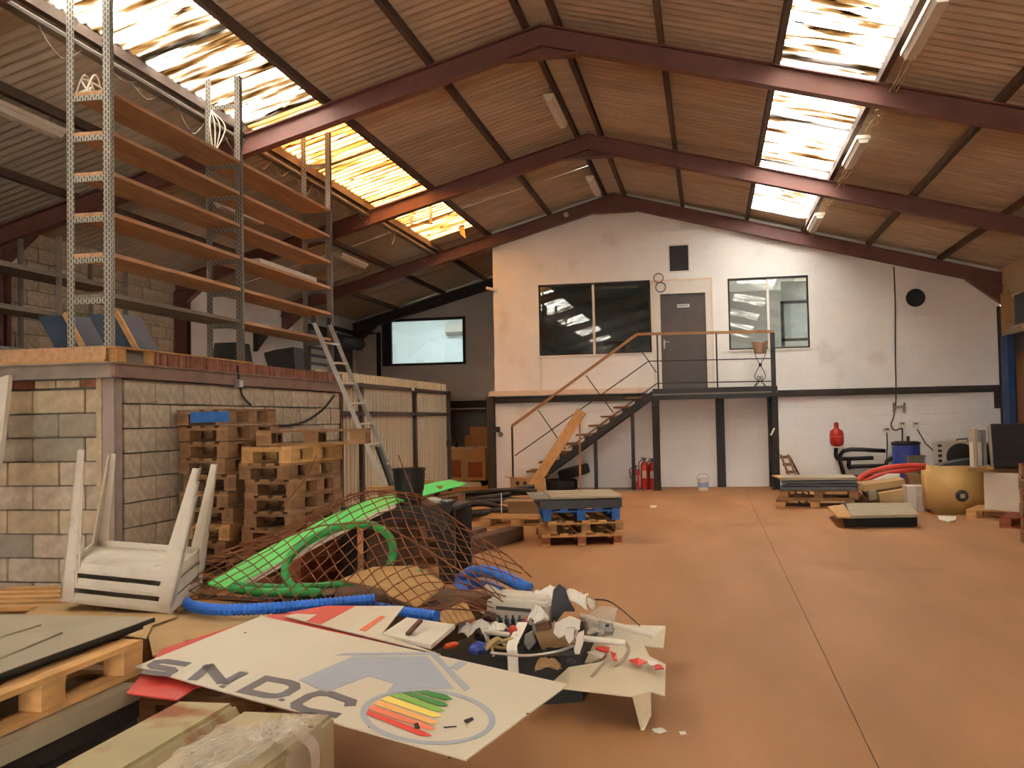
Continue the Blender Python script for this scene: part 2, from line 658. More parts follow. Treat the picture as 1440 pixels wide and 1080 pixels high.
def gable(mb, xs, holes, y0, y1, top=6.485, zbase=0.0):
    """wall in the XZ plane with rectangular holes (x0,x1,z0,z1), top follows the roof"""
    br = sorted(set([xs[0], xs[1]] + ([RX] if xs[0] < RX < xs[1] else []) + [h for q in holes for h in q[:2]]))
    for a, b in zip(br, br[1:]):
        if b - a < 1e-6:
            continue
        cuts = sorted([(q[2], q[3]) for q in holes if q[0] <= a + 1e-6 and q[1] >= b - 1e-6])
        z = zbase
        for c0, c1 in cuts:
            if c0 - z > 1e-4:
                mb.bb(a, b, y0, y1, z, c0)
            z = c1
        mb.slab([(a, y0, z), (b, y0, z), (b, y0, roofz(b, top)), (a, y0, roofz(a, top))], (0, y1 - y0, 0))
    return mb


# ---- white office wall
WL = (-3.645, -1.185, 2.91, 4.48)
WR = (.455, 2.11, 2.905, 4.43)
DR = (-1.0, .0, 2.10, 4.17)
VT = (-.77, -.34, 4.63, 5.22)
we = struct('wall_far', gable(MB(), (-4.67, XR), [WL, WR, DR, VT], YE, YE + .18), MT['white_wall'])
struct('wall_office_side', MB().slab([(-4.67, YE + .18, 0), (-4.67, YE + .18, roofz(-4.67, 6.485)), (-4.67, YK, roofz(-4.67, 6.485)), (-4.67, YK, 0)], (.12, 0, 0)), MT['grey_wall'])
# painted band and ledge along the storey line
struct('trim_1', MB().bb(-4.75, 5.80, YE - .10, YE, 1.88, 2.02), MT['dark_beam'])
struct('trim_2', MB().bb(-4.78, -1.30, YE - .16, YE, 2.04, 2.15), MT['ledge'])
struct('trim_3', MB().bb(5.66, 5.80, YE - .11, YE, 1.55, 1.88), MT['dark_beam'])
struct('trim_4', MB().bb(-4.84, -4.68, YE - .14, YE + .02, 0, 2.04), MT['dark_beam'])
struct('trim_5', MB().bb(.13, .31, YE - .08, YE, 0, 1.90), MT['black_steel'])
struct('trim_6', MB().bb(1.20, 1.32, YE - .08, YE, 0, 1.90), MT['black_steel'])
struct('trim_7', MB().bb(-3.66, -3.60, YE - .012, YE, 2.16, 2.90), MT['white_plain'])

# ---- office windows, with frame, mullion, sill and panes
def office_window(name, q, mull, gl):
    x0, x1, z0, z1 = q
    r = sroot(name, (x0, YE, z0))
    t = .045
    struct('window_frame', MB().bb(x0, x1, YE - .02, YE + .06, z1 - t, z1).bb(x0, x1, YE + .0, YE + .06, z0, z0 + .03).bb(x0, x0 + .035, YE, YE + .06, z0, z1).bb(x1 - .035, x1, YE, YE + .06, z0, z1), MT['frame_dark'], r)
    struct('mullion', MB().bb(mull - .025, mull + .025, YE - .01, YE + .05, z0, z1), MT['frame_white'], r)
    struct('pane', MB().bb(x0 + .03, mull - .02, YE + .028, YE + .034, z0 + .02, z1 - .03), gl, r)
    struct('pane', MB().bb(mull + .02, x1 - .03, YE + .028, YE + .034, z0 + .02, z1 - .03), gl, r)
    struct('window_sill', MB().bb(x0 - .04, x1 + .04, YE - .03, YE, z0 - .04, z0), MT['white_plain'], r)
    return r
office_window('window_1', WL, -2.43, MT['glass_dark'])
office_window('window_2', WR, 1.28, MT['glass_dark'])
r = sroot('window_3', (-.55, YE, 4.63))
struct('window_frame', MB().bb(-.785, -.325, YE - .012, YE, 5.20, 5.235).bb(-.785, -.325, YE - .012, YE, 4.615, 4.65).bb(-.785, -.755, YE - .012, YE, 4.63, 5.22).bb(-.355, -.325, YE - .012, YE, 4.63, 5.22), MT['white_plain'], r)
struct('dark_panel', MB().bb(-.77, -.34, YE + .10, YE + .12, 4.63, 5.22), MT['black_plastic'], r)
struct('lower_band', MB().bb(-.755, -.355, YE + .08, YE + .10, 4.64, 4.74), MT['dark_panel'], r)  # slightly lighter band along the bottom of the opening

# ---- office door
r = sroot('door_1', (-.5, YE, 2.10))
struct('door_frame', MB().bb(-1.16, -.98, YE - .035, YE + .02, 2.10, 4.43).bb(-.02, .09, YE - .035, YE + .02, 2.10, 4.43).bb(-.98, -.02, YE - .035, YE + .02, 4.16, 4.43), MT['frame_white'], r)
struct('door_architrave', MB().bb(-1.19, .13, YE - .05, YE, 4.43, 4.47).bb(.09, .13, YE - .05, YE, 2.10, 4.43), MT['ledge'], r)
lf = struct('door_leaf', MB().bb(-.98, -.02, YE + .02, YE + .07, 2.11, 4.16), MT['door_grey'], r)
struct('door_sign', MB().bb(-.62, -.36, YE + .012, YE + .02, 3.86, 3.93), MT['white_plain'], lf)
mb = MB()
for k, x in enumerate((-.585, -.55, -.515, -.48, -.445, -.41)):
    mb.bb(x - .011, x + .011, YE + .009, YE + .013, 3.88, 3.912)
struct('sign_text', mb, MT['letter'], lf)
struct('handle', MB().bb(-.93, -.90, YE - .0, YE + .02, 2.98, 3.18).tube([(-.915, YE + .02, 3.12), (-.915, YE - .04, 3.12), (-.80, YE - .04, 3.12)], .009), MT['alu'], lf)

# ---- office interior seen through the glass
struct('office_floor', MB().bb(-4.55, XR - .05, YE + .18, 26.2, 2.0, 2.10), MT['inner'])
struct('office_ceiling', MB().bb(-4.55, XR - .05, YE + .18, 26.2, 4.62, 4.72), MT['grey_wall'])
struct('wall_office_back', MB().bb(-4.55, XR - .05, 25.6, 25.7, 2.1, 4.62), MT['inner'])
struct('wall_office_partition', MB().bb(.12, .22, YE + .18, 25.6, 2.1, 4.62), MT['inner'])
r = sroot('window_4', (2.2, 24.0, 2.1))
struct('partition_wall', MB().bb(1.72, 1.78, 24.0, 24.06, 2.1, 4.62).bb(1.78, 3.3, 24.0, 24.06, 2.1, 2.95).bb(1.78, 3.3, 24.0, 24.06, 4.15, 4.62), MT['grey_plastic'], r)
struct('window_frame', MB().bb(1.7, 3.3, 23.97, 24.08, 4.10, 4.16).bb(1.7, 3.3, 23.97, 24.08, 3.22, 3.28).bb(1.7, 1.77, 23.97, 24.08, 2.1, 4.15).bb(2.42, 2.5, 23.97, 24.08, 2.1, 4.15), MT['frame_dark'], r)
struct('pane', MB().bb(1.77, 2.42, 24.01, 24.02, 3.28, 4.10), MT['glass_clear'], r)
t = thing('office_desk', 'dark desk standing behind the wide office window', 'desk', (-1.9, 22.9, 2.1))
MB().bb(-2.6, -1.3, 22.6, 23.2, 2.80, 2.84).build('desk_top', MT['dark_panel'], t)
for x in (-2.55, -1.35):
    for y in (22.65, 23.15):
        MB().bb(x - .025, x + .025, y - .025, y + .025, 2.1, 2.8).build('leg', MT['black_steel'], t)
for lx, en, lab in ((-2.2, 2.0, 'added ceiling light brightening the left office behind the wide window'), (2.6, 1.8, 'added ceiling light brightening the right office behind the smaller window')):
    t = thing('room_light', lab, 'ceiling lamp', (lx, 23.6, 4.62))  # added lights, put in to lift the dark office interiors
    MB().bb(lx - .6, lx + .6, 23.5, 23.7, 4.57, 4.62).build('housing', MT['lamp_white'], t)
    ld = bpy.data.lights.new('tube_light', 'AREA')
    ld.shape, ld.size, ld.size_y, ld.energy, ld.color = 'RECTANGLE', 1.1, .18, en, (.92, 1.0, .97)
    lo = bpy.data.objects.new('tube_light', ld)
    C.objects.link(lo)
    lo.parent = t
    lo.location = (0, 0, -.06)
t = thing('computer_monitor', 'black monitor at the bottom edge of the wide office window', 'monitor', (-2.0, 22.9, 2.84))
MB().bb(-2.35, -1.85, 22.86, 22.89, 2.95, 3.27).build('screen', MT['black_plastic'], t)
MB().bb(-2.13, -2.07, 22.88, 22.92, 2.84, 3.0).bb(-2.22, -1.98, 22.8, 23.0, 2.84, 2.86).build('stand', MT['black_plastic'], t)

# ---- far back wall (left), with the lit window and the low opening below it
BW = (-8.82, -6.52, 3.12, 4.32)
OP = (-7.6, -4.70, 0.0, 1.80)
struct('wall_back', gable(MB(), (XL, -4.67), [BW, OP], YK, YK + .18), MT['grey_wall'])
struct('trim_8', MB().bb(-9.6, -4.70, YK - .10, YK, 2.14, 2.20), MT['grey_wall'])
struct('trim_9', MB().bb(-9.6, -4.70, YK - .08, YK, 1.86, 2.06), MT['dark_beam'])
struct('trim_10', MB().bb(-7.6, -4.70, YK - .04, YK + .04, 1.74, 1.83), MT['dark_beam'])
struct('trim_11', MB().bb(-7.6, -4.70, YK - .06, YK - .02, 1.825, 1.855), MT['grey_wall'])
r = sroot('window_5', (-7.6, YK, 3.1))
struct('window_frame', MB().bb(-8.86, -8.60, YK - .03, YK + .08, 3.08, 4.36).bb(-6.56, -6.48, YK - .03, YK + .08, 3.08, 4.36).bb(-8.86, -6.48, YK - .03, YK + .08, 4.30, 4.37).bb(-8.86, -6.48, YK - .03, YK + .08, 3.07, 3.13), MT['frame_dark'], r)
struct('pane', MB().bb(-8.6, -6.56, YK + .03, YK + .036, 3.13, 4.30), MT['glass_clear'], r)
# the bright room behind it
for nm, q in (('wall_bright_room_back', (-9.6, -4.8, 29.0, 29.1, 2.2, 5.0)), ('wall_bright_room_left', (-9.7, -9.6, YK + .18, 29.1, 2.2, 5.0)), ('wall_bright_room_right', (-4.8, -4.7, YK + .18, 29.1, 2.2, 5.0)), ('bright_room_floor', (-9.7, -4.55, YK + .18, 29.5, 2.1, 2.2)), ('bright_room_ceiling', (-9.7, -4.7, YK + .18, 29.1, 4.75, 4.85))):
    struct(nm, MB().bb(*q), MT['inner_light'])
t = thing('air_conditioner', 'white split air conditioner high on the wall of the bright room', 'air conditioner', (-6.6, 28.9, 4.0))
ac0, ac1 = AY(625, 455, 28.78), AY(662, 470, 28.78)
MB().bb(ac0.x, ac1.x, 28.78, 29.0, ac1.z, ac0.z).build('casing', MT['ac_white'], t, bevel=.03)
MB().bb(ac0.x + .04, ac1.x - .04, 28.76, 28.79, ac1.z + .02, ac1.z + .09).build('outlet_flap', MT['grey_plastic'], t)
t = thing('room_light', 'ceiling lamp lighting the bright room behind the back window', 'ceiling lamp', (-7.4, 27.6, 4.75))
MB().bb(-8.1, -6.7, 27.4, 27.8, 4.70, 4.75).build('housing', MT['lamp_white'], t)
ld = bpy.data.lights.new('tube_light', 'AREA')
ld.shape, ld.size, ld.size_y, ld.energy, ld.color = 'RECTANGLE', 1.3, .35, 9, (.88, .97, 1.0)
lo = bpy.data.objects.new('tube_light', ld)
C.objects.link(lo)
lo.location = (-7.4, 27.6, 4.69)
lo.parent = t
lo.location = (0, 0, -.06)
# store room beyond the low opening
for nm, q in (('wall_store_back', (-9.6, -4.5, 29.3, 29.4, 0, 2.1)), ('wall_store_right', (-4.66, -4.56, YK, 29.3, 0, 2.1)), ('wall_store_left', (-9.7, -9.6, YK, 29.3, 0, 2.1))):
    struct(nm, MB().bb(*q), MT['grey_wall'])

# ---- side walls
lw = sroot('wall_left')
struct('white_section', MB().bb(XL - .18, XL, 16.9, YK + .2, 0, roofz(XL, 6.485)), MT['white_wall'], lw)
struct('mortar_backing', MB().bb(XL - .18, XL - .03, YB, 16.9, 0, roofz(XL, 6.485)), MT['mortar'], lw)
bm_half = {}
def block_wall(root, face, org, along, n_rows, z0, rowh, blen, y0, y1, mats, depth=.05, gap=.012, skip=None, seed=1, ztop=None):
    """running bond of blocks standing proud of a mortar backing; org + along*s, face = outward normal"""
    rnd = random.Random(seed)
    cache = {}
    along, face = V(along), V(face)
    for rI in range(n_rows):
        za = z0 + rI * rowh
        zb = za + rowh - gap
        if ztop is not None:
            zb = min(zb, ztop)
        s = y0 - (blen / 2 if rI % 2 else 0)
        while s < y1 - .02:
            a, b = max(s, y0), min(s + blen - gap, y1)
            s += blen
            if b - a < .04:
                continue
            if skip and skip((a + b) / 2, (za + zb) / 2):
                continue
            mt = mats(rnd, (a + b) / 2, rI)
            key = (round(b - a, 3), round(zb - za, 3), mt.name)
            c = V(org) + along * ((a + b) / 2) + face * (rnd.uniform(-.006, .004))
            c.z = (za + zb) / 2
            if key not in cache:
                mb = MB()
                R = Matrix((along, face, V((0, 0, 1)))).transposed()
                mb.box((0, 0, 0), (b - a, depth, zb - za), R)
                ob = mb.build('block', mt, None, bevel=.006)
                cache[key] = ob
                ob.parent = root
            else:
                ob = cache[key].copy()
                C.objects.link(ob)
            ob.location = c - OFF[root.name]
block_wall(lw, (1, 0, 0), (XL - .03, 0, 0), (0, 1, 0), 10, 2.25, .215, .5, 9.0, 16.85, lambda r, s, k: MT['block'], seed=3)
struct('upper_infill', MB().bb(XL - .18, XL - .008, YB, 9.0, 0, roofz(XL, 6.485)), MT['block_d'], lw)

rw = sroot('wall_right')
struct('wall_panel', MB().bb(XR, XR + .18, YB, 20.0, 0, roofz(XR, 6.485)).bb(XR, XR + .18, 20.0, YE + .2, 3.05, 3.15).bb(XR, XR + .18, 20.0, YE + .2, 3.75, roofz(XR, 6.485)), MT['block_y'], rw)
struct('outer_skin', MB().bb(XR + .18, XR + .3, 19.8, YE + .3, 0, roofz(XR, 6.485)), MT['block_d'], rw)
struct('timber_jamb', MB().bb(XR - .06, XR + .06, 21.05, 21.45, 2.98, 3.85), MT['card'], rw)
struct('timber_sill', MB().bb(XR - .10, XR + .06, 20.0, 21.2, 2.98, 3.08), MT['board_grey'], rw)
struct('blue_post', MB().bb(XR - .10, XR + .1, 20.95, 21.42, 0, 2.98), MT['blue_paint'], rw)
struct('dark_gap', MB().bb(XR + .02, XR + .10, 20.0, 20.95, 0, 2.98).bb(XR + .08, XR + .14, 20.0, 21.05, 3.08, 3.8), MT['black_plastic'], rw)
struct('brown_leaf', MB().bb(XR - .02, XR + .04, 20.0, 20.72, .4, 2.6), MT['brown_panel'], rw)
struct('black_pipe', MB().tube([(XR - .06, 21.55, 0), (XR - .06, 21.55, 3.6)], .05, 8), MT['black_steel'], rw)

# rear wall behind the viewer, with an unseen opening added and sized for frontal light
struct('wall_rear', gable(MB(), (XL, XR), [(-1.7, 1.7, 0.0, 2.6)], YB - .2, YB), MT['grey_wall'])

# ================================================================== roof
PURL = [-8.40, -7.05, -5.86, -4.74, -3.34, -2.10, -1.70, -.45, .89, 2.04, 3.32, 4.70]
for k, x in enumerate(PURL):
    struct('purlin', MB().bb(x - .035, x + .035, YB, YK + .1, roofz(x, 6.37), roofz(x, 6.475)), MT['purlin'])
struct('ridge_board', MB().bb(-2.07, -1.73, YB, YK + .1, roofz(-1.73, 6.44), roofz(-1.73, 6.47)), MT['sheet_grey'])
RED = MT['red_steel']
for y in FR:
    if y == 26.2:
        xs0, xs1 = XL, -4.7
    else:
        xs0, xs1 = XL, XR
    fr = sroot('portal_frame', (RX, y, 0))
    rb = 6.10
    def zb(x):
        return rb - SL * abs(x - RX)
    for sgn, xe in ((-1, XL), (1, XR)):
        if y == 26.2 and sgn == 1:
            continue
        x_in = RX if y != 26.2 else -4.75
        mb = MB()
        for (h0, h1, w) in ((0, .018, .17), (.018, .252, .012), (.252, .27, .17)):
            mb.slab([(x_in, y - w / 2, zb(x_in) + h0), (xe, y - w / 2, zb(xe) + h0), (xe, y - w / 2, zb(xe) + h1), (x_in, y - w / 2, zb(x_in) + h1)], (0, w, 0))
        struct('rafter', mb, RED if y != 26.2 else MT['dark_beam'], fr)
        # eaves haunch and column
        hx = xe - sgn * .68
        mb = MB().slab([(hx, y - .006, zb(hx)), (xe, y - .006, zb(xe)), (xe, y - .006, zb(xe) - .36)], (0, .012, 0))
        mb.slab([(hx, y - .085, zb(hx)), (xe, y - .085, zb(xe) - .36), (xe, y - .085, zb(xe) - .378), (hx, y - .085, zb(hx) - .018)], (0, .17, 0))
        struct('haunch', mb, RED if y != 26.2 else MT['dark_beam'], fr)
        if y < 21:
            c0, c1 = (xe, xe - sgn * .25)
            a, b = min(c0, c1), max(c0, c1)
            struct('column', MB().bb(a, b, y - .085, y - .07, 0, zb(xe)).bb(a, b, y + .07, y + .085, 0, zb(xe)).bb((a + b) / 2 - .006, (a + b) / 2 + .006, y - .07, y + .07, 0, zb(xe)), RED, fr)
    if y != 26.2:
        zt = zb(RX - .45)
        mb = MB().slab([(RX - .45, y - .006, zt), (RX, y - .006, rb + .01), (RX + .45, y - .006, zt)], (0, .012, 0))
        mb.bb(RX - .46, RX + .46, y - .085, y + .085, zt - .018, zt)
        struct('apex_plate', mb, RED, fr)

# corrugated sheets, half a bay long, one row between each pair of purlins
ROWS_L = [(-1.88, -3.34), (-3.34, -4.75), (-4.75, -5.85), (-5.85, -7.05), (-7.05, -8.40), (-8.40, -9.85)]
ROWS_R = [(-1.92, -.45), (-.45, .90), (.90, 2.02), (2.02, 3.32), (3.32, 4.70), (4.70, 6.05)]
roof = sroot('ceiling')
PITCH, NS = .177, 6
def corr_mesh(x0, x1, ylen, lap):
    n = int(round(ylen / PITCH * NS))
    z0, z1 = roofz(x0), roofz(x1)
    mb = MB()
    rows = []
    for i in range(n + 1):
        v = i * ylen / n
        dz = .016 * math.sin(2 * PI * v / PITCH) + lap * v / ylen
        rows.append([(x0, v, z0 + dz), (x1 + (.05 if x1 > x0 else -.05), v, z1 + dz - SL * .05)])
    mb.loft(rows, thick=(0, 0, .007))
    return mb
yb = []
for a, b in zip(FR, FR[1:]):
    m = (a + b) / 2
    yb += [(a, m), (m, b)]
yb[-1] = (yb[-1][0], YK + .2)
yb = [(YB - .2, FR[0])] + yb
cache = {}
for si, rows in enumerate((ROWS_L, ROWS_R)):
    for ri, (x0, x1) in enumerate(rows):
        for (a, b) in yb:
            sky = ri == 2 and a < 20.9
            segs = [(a, b, sky)]
            if sky and b > 21:
                segs = [(a, 20.75, True), (20.75, b, False)]
            for (p, q, sk) in segs:
                if sk:
                    mt = MT['sky_o'] if (si == 0 and p > 11.9) else (MT['sky_c'] if p > 11.9 else MT['sky_w'])
                    nm = 'skylight_sheet'
                else:
                    mt = MT['sheet_grey'] if (si == 0 and ri > 2) else MT['sheet']
                    nm = 'roof_sheet'
                L_ = round(q - p + .04, 2)
                key = (x0, x1, L_, mt.name)
                if key not in cache:
                    ob = corr_mesh(x0, x1, L_, .012).build(nm, mt, None, smooth=False)
                    ob.parent = roof
                    cache[key] = ob
                else:
                    ob = cache[key].copy()
                    C.objects.link(ob)
                ob.location = (0, p - .02, 0)
for (a, b) in yb[1:]:
    for xe in (XL - .1, XR + .1):
        struct('lap_light_stop', MB().slab([(RX, a - .08, roofz(RX, 6.535)), (xe, a - .08, roofz(xe, 6.535)), (xe, a - .08, roofz(xe, 6.545)), (RX, a - .08, roofz(RX, 6.545))], (0, .16, 0)), MT['sheet'], roof)  # added strip above each joint, keeps sky light from leaking between sheets
struct('office_roof_void', gable(MB(), (-4.67, XR), [], YK - .1, YK), MT['inner'])

# ================================================================== block-built store with a platform on top
MX, MY0, MY1, MZ = -4.93, 7.60, 12.85, 2.19
mf = sroot('wall_store_front', (MX, MY0, 0))
struct('mortar_backing', MB().bb(XL, MX - .14, MY0 + .03, MY0 + .16, 0, 1.94), MT['mortar'], mf)
def fmat(r, s, k):
    if k >= 8:
        return MT['block_y']
    if k in (6, 7):
        return MT['block_y'] if (k == 6 and s > -5.35) else MT['block_d']
    if k in (3, 5):
        return MT['block_y'] if r.random() < .75 else MT['block']
    return MT['block'] if r.random() < .6 else MT['block_d']
block_wall(mf, (0, -1, 0), (0, MY0 + .02, 0), (1, 0, 0), 9, 0.0, .205, .5, -7.2, MX - .16, fmat, seed=5)
rb_ = random.Random(4)
x = -7.2
while x < MX - .3:
    w = rb_.uniform(.2, .24)
    struct('brick', MB().bb(x, x + w - .015, MY0 - .012, MY0 + .10, 1.855, 1.915), MT['brick' if rb_.random() < .6 else 'block_y'], mf)
    x += w
struct('mortar_edge', MB().bb(MX - .16, MX - .11, MY0 - .015, MY0 + .12, 0, 1.93), MT['block_y'], mf)
ms = sroot('wall_store_side', (MX, MY0, 0))
struct('mortar_backing', MB().bb(MX - .16, MX - .03, MY0 + .12, MY1, 0, 1.94), MT['mortar'], ms)
block_wall(ms, (1, 0, 0), (MX - .02, 0, 0), (0, 1, 0), 9, 0.0, .2145, .5, MY0 + .14, MY1, lambda r, s, k: MT['block'], seed=9)
struct('corner_post', MB().bb(MX - .10, MX + .01, MY0 - .02, MY0 + .012, 0, 1.93).bb(MX - .01, MX + .01, MY0 - .02, MY0 + .10, 0, 1.93), M('pinkish_steel', '9c8980', rough=.7, var=.12), ms)
struct('end_post', MB().bb(MX - .02, MX + .02, MY1 - .04, MY1 + .06, 0, 1.94), MT['dark_timber'], ms)
# platform edge: steel channel, planks and bricks on edge
mp_ = sroot('platform_floor', (MX, MY0, 2.0))
chan = M('weathered_channel', '8b7c70', rough=.75, var=.18, scale=5, spot='b9a99c', spot_amt=.66, spot_scale=4)
struct('edge_channel', MB().bb(XL, MX + .02, MY0 - .05, MY0 - .01, 1.94, 2.06).bb(XL, MX + .02, MY0 - .07, MY0 - .01, 2.05, 2.065).bb(XL, MX + .02, MY0 - .07, MY0 - .01, 1.93, 1.945), chan, mp_)
struct('edge_channel', MB().bb(MX, MX + .04, MY0 - .05, MY1 + .06, 1.94, 2.055).bb(MX, MX + .06, MY0 - .05, MY1 + .06, 2.045, 2.06).bb(MX, MX + .06, MY0 - .05, MY1 + .06, 1.93, 1.945), M('weathered_channel_side', '856a5c', rough=.75, var=.15, scale=4, spot='b8a094', spot_amt=.68, spot_scale=3), mp_)
struct('deck_slab', MB().bb(XL, MX - .03, MY0 + .05, MY1, 2.02, 2.18), MT['plank_grey'], mp_)
struct('fascia_plank', MB().bb(-8.6, MX - .05, MY0 - .045, MY0 - .01, 2.075, 2.195), MT['plank'], mp_)
struct('fascia_batten', MB().bb(-8.6, MX - .05, MY0 - .065, MY0 - .01, 2.065, 2.085), MT['pine'], mp_)
# open timber box at the corner, then bricks on edge
struct('timber_block', MB().bb(MX - .08, MX + .015, MY0 + .02, MY0 + .16, 2.06, 2.18), MT['pine'], mp_)
struct('timber_block', MB().bb(MX - .08, MX + .015, MY0 + .50, MY0 + .60, 2.06, 2.18), MT['pine'], mp_)
struct('dark_recess', MB().bb(MX - .12, MX - .06, MY0 + .16, MY0 + .50, 2.06, 2.18), MT['board_edge'], mp_)
struct('deck_batten', MB().bb(MX - .12, MX + .03, MY0 - .04, MY0 + 2.6, 2.18, 2.196), MT['pine'], mp_)
y = MY0 + .62
while y < MY1:
    w = rb_.uniform(.062, .07)
    struct('brick', MB().bb(MX - .10, MX + .02 + rb_.uniform(-.006, .006), y, y + w - .008, 2.06, 2.175), MT['brick'], mp_)
    y += w

# ================================================================== shelving rack on the platform edge
def shelving():
    t = thing('shelving_rack', 'tall slotted steel shelving with long wooden planks on the platform edge', 'shelving', (MX - .09, MY0 + .05, 2.196))
    X1, X0 = MX - .05, MX - .47
    YS = (MY0 + .04, AX(340, 380, MX - .05).y, AX(466, 380, MX - .05).y)
    ZT = (5.50, 5.36, 5.48)
    lev = [2.62 + .352 * i for i in range(6)]
    for i, y in enumerate(YS):
        mt = MT['galv'] if i == 0 else MT['galv_dark']
        for x, s in ((X1, -1), (X0, 1)):
            zt = ZT[i]
            MB().bb(min(x, x + s * .072), max(x, x + s * .072), y, y + .004, 2.196, zt).bb(min(x, x + s * .004), max(x, x + s * .004), y, y + .055, 2.196, zt).build('upright', mt, t)
        for z in [2.21] + lev + ([5.05] if i else []):
            MB().bb(X0 + .01, X1 - .01, y - .004, y, z - .05, z).build('cross_bar', mt, t)
    for bay in (0, 1):
        y0, y1 = YS[bay] - .0, YS[bay + 1] - .012
        for k, z in enumerate(lev):
            mt = MT['plank_grey'] if k == 0 and bay == 0 else MT['plank']
            for a, b in ((X0 + .01, X0 + .212), (X0 + .216, X1 - .008)):
                MB().bb(a, b, y0 + .008, y1, z + .001, z + .036).build('plank', mt, t)
    return t, X0, X1, YS, lev
rack, RX0, RX1, RYS, RLEV = shelving()
solo('white_panel_box', MB().box((RX0 + .2, RYS[1] + 1.55, RLEV[2] + .037 + .045), (.22, 1.7, .09)), MT['white_plain'], 'long white box lying on a middle shelf of the far rack bay', 'box', bevel=.006)
mb = MB()
for k in range(5):
    a = [V((RX0 + .1 + random.uniform(-.05, .1), MY0 + .15 + random.uniform(-.05, .35), 4.42 + random.uniform(0, .1))) for _ in range(2)]
    mb.tube(spline([V((RX0 + .05 + .03 * k, MY0 + .1, 4.43)), a[0] + V((0, 0, .12)), a[1] + V((0, .1, .05)), V((RX0 + .25, MY0 + .5 + .05 * k, 4.43))], 6), .008, 6)
solo('cable_bundle', mb, MT['plastic_white'], 'tangled pale cables on the top shelf of the near rack end', 'cable')
mb = MB()
for k in range(4):
    ya = RYS[1] - .12
    mb.tube(spline([(RX0 + .08, RYS[1] - .01, 5.0), (RX0 + .12 + .05 * k, ya + .02 * k, 4.78), (RX0 + .18 + .03 * k, ya - .05 * k, 4.45), (RX0 + .3, ya - .1, 4.43), (RX0 + .2, ya - .25, 4.43)], 6), .007, 6)
solo('cable_loop', mb, MT['plastic_white'], 'pale cable looped down between the middle rack uprights', 'cable')
mb = MB().tube(spline([(MX + .05, 9.75, 2.14), (MX + .055, 9.78, 1.95), (MX + .03, 9.9, 1.82), (MX + .03, 10.1, 1.72)], 6), .012, 6)
solo('wall_cable', mb, MT['black_plastic'], 'short dark cable hanging from the platform edge to the block wall', 'cable')
mb = MB().tube(spline([AX(470, 556, MX + .02), AX(455, 575, MX + .03), AX(430, 592, MX + .03), AX(405, 598, MX + .03), AX(385, 598, MX + .03)], 6), .014, 6)
solo('sagging_cable', mb, MT['black_hose'], 'black cable sagging along the block wall beneath the ladder', 'cable')
t = thing('junction_box', 'small grey junction box on the platform channel', 'junction box', (MX + .04, 9.72, 1.9))
MB().bb(MX + .04, MX + .09, 9.70, 9.80, 1.90, 1.99).build('casing', MT['grey_plastic'], t)
MB().bb(MX + .09, MX + .095, 9.71, 9.79, 1.91, 1.98).build('lid', MT['white_plain'], t)

# ---- things standing on the platform behind the rack
def post_rack(label, x0, x1, y0, y1, zs, ztop, nm='metal_shelf'):
    t = thing(nm, label, 'shelving', (x0, y0, 2.18))
    for y in (y0, (y0 + y1) / 2, y1):
        for x in (x0, x1):
            MB().bb(x - .025, x + .025, y - .025, y + .025, 2.18, ztop).build('upright', MT['grey_post'], t)
    for z in zs:
        MB().bb(x0 - .02, x1 + .02, y0, y1, z, z + .03).build('shelf', MT['plank_grey'], t)
        MB().bb(x1 + .02, x1 + .035, y0, y1, z - .03, z + .03).build('shelf_edge', MT['grey_post'], t)
    return t
post_rack('grey metal shelf against the block wall behind the slotted rack', -8.6, -8.05, 9.75, 12.7, (2.45, 2.95, 3.45), 3.95)
solo('white_tube', MB().tube([(-7.2, 11.6, 2.29), (-6.0, 11.9, 2.29)], .085, 16), MT['plastic_white'], 'long white plastic tube lying on the platform', 'tube')
def waste_bin(nm, label, c, r0, r1, h, mat, tilt=(0, 0)):
    t = thing(nm, label, 'bin', c)
    c = V(c)
    R = Matrix.Rotation(tilt[0], 3, 'X') @ Matrix.Rotation(tilt[1], 3, 'Y')
    mb = MB().lathe(c, [(r0, 0), (r1, h), (r1 - .01, h), (r0 - .01, .012)], 20, R @ V((0, 0, 1)))
    mb.build('body', mat, t, smooth=False)
    MB().lathe(c, [(r1 + .006, h - .03), (r1 + .012, h), (r1 - .012, h), (r1 - .012, h - .03)], 20, R @ V((0, 0, 1))).build('rim', mat, t)
    return t
solo('black_crate', MB().slab([(-5.86, 11.0, 2.18), (-5.46, 11.0, 2.18), (-5.52, 11.0, 2.50), (-5.80, 11.0, 2.50)], (0, .35, 0)), MT['board_edge'], 'dark tapered tub on the platform beside the white tube', 'tub')
solo('grey_cowl', MB().slab([(-5.45, 11.75, 2.18), (-5.10, 11.75, 2.18), (-5.12, 11.75, 2.48), (-5.38, 11.75, 2.45), (-5.52, 11.75, 2.42)], (0, .3, 0)), MT['frame_dark'], 'dark folded metal cowl at the middle rack uprights', 'cowl')
for k, (x, lab) in enumerate(((-6.75, 'slate blue board with a wooden batten leaning behind the near rack end'), (-6.15, 'second slate blue board with batten leaning beside the white tube'))):
    t = thing('leaning_board', lab, 'board', (x, 9.6, 2.18))
    MB().slab([(x, 9.5, 2.18), (x + .30, 9.5, 2.18), (x - .02, 9.5, 2.72), (x - .32, 9.5, 2.72)], (0, .5, .02)).build('board', MT['blue_panel'], t)
    MB().bar((x + .34, 9.48, 2.19), (x + .02, 9.48, 2.74), .05, .04, (0, 1, 0)).build('batten', MT['pine'], t)

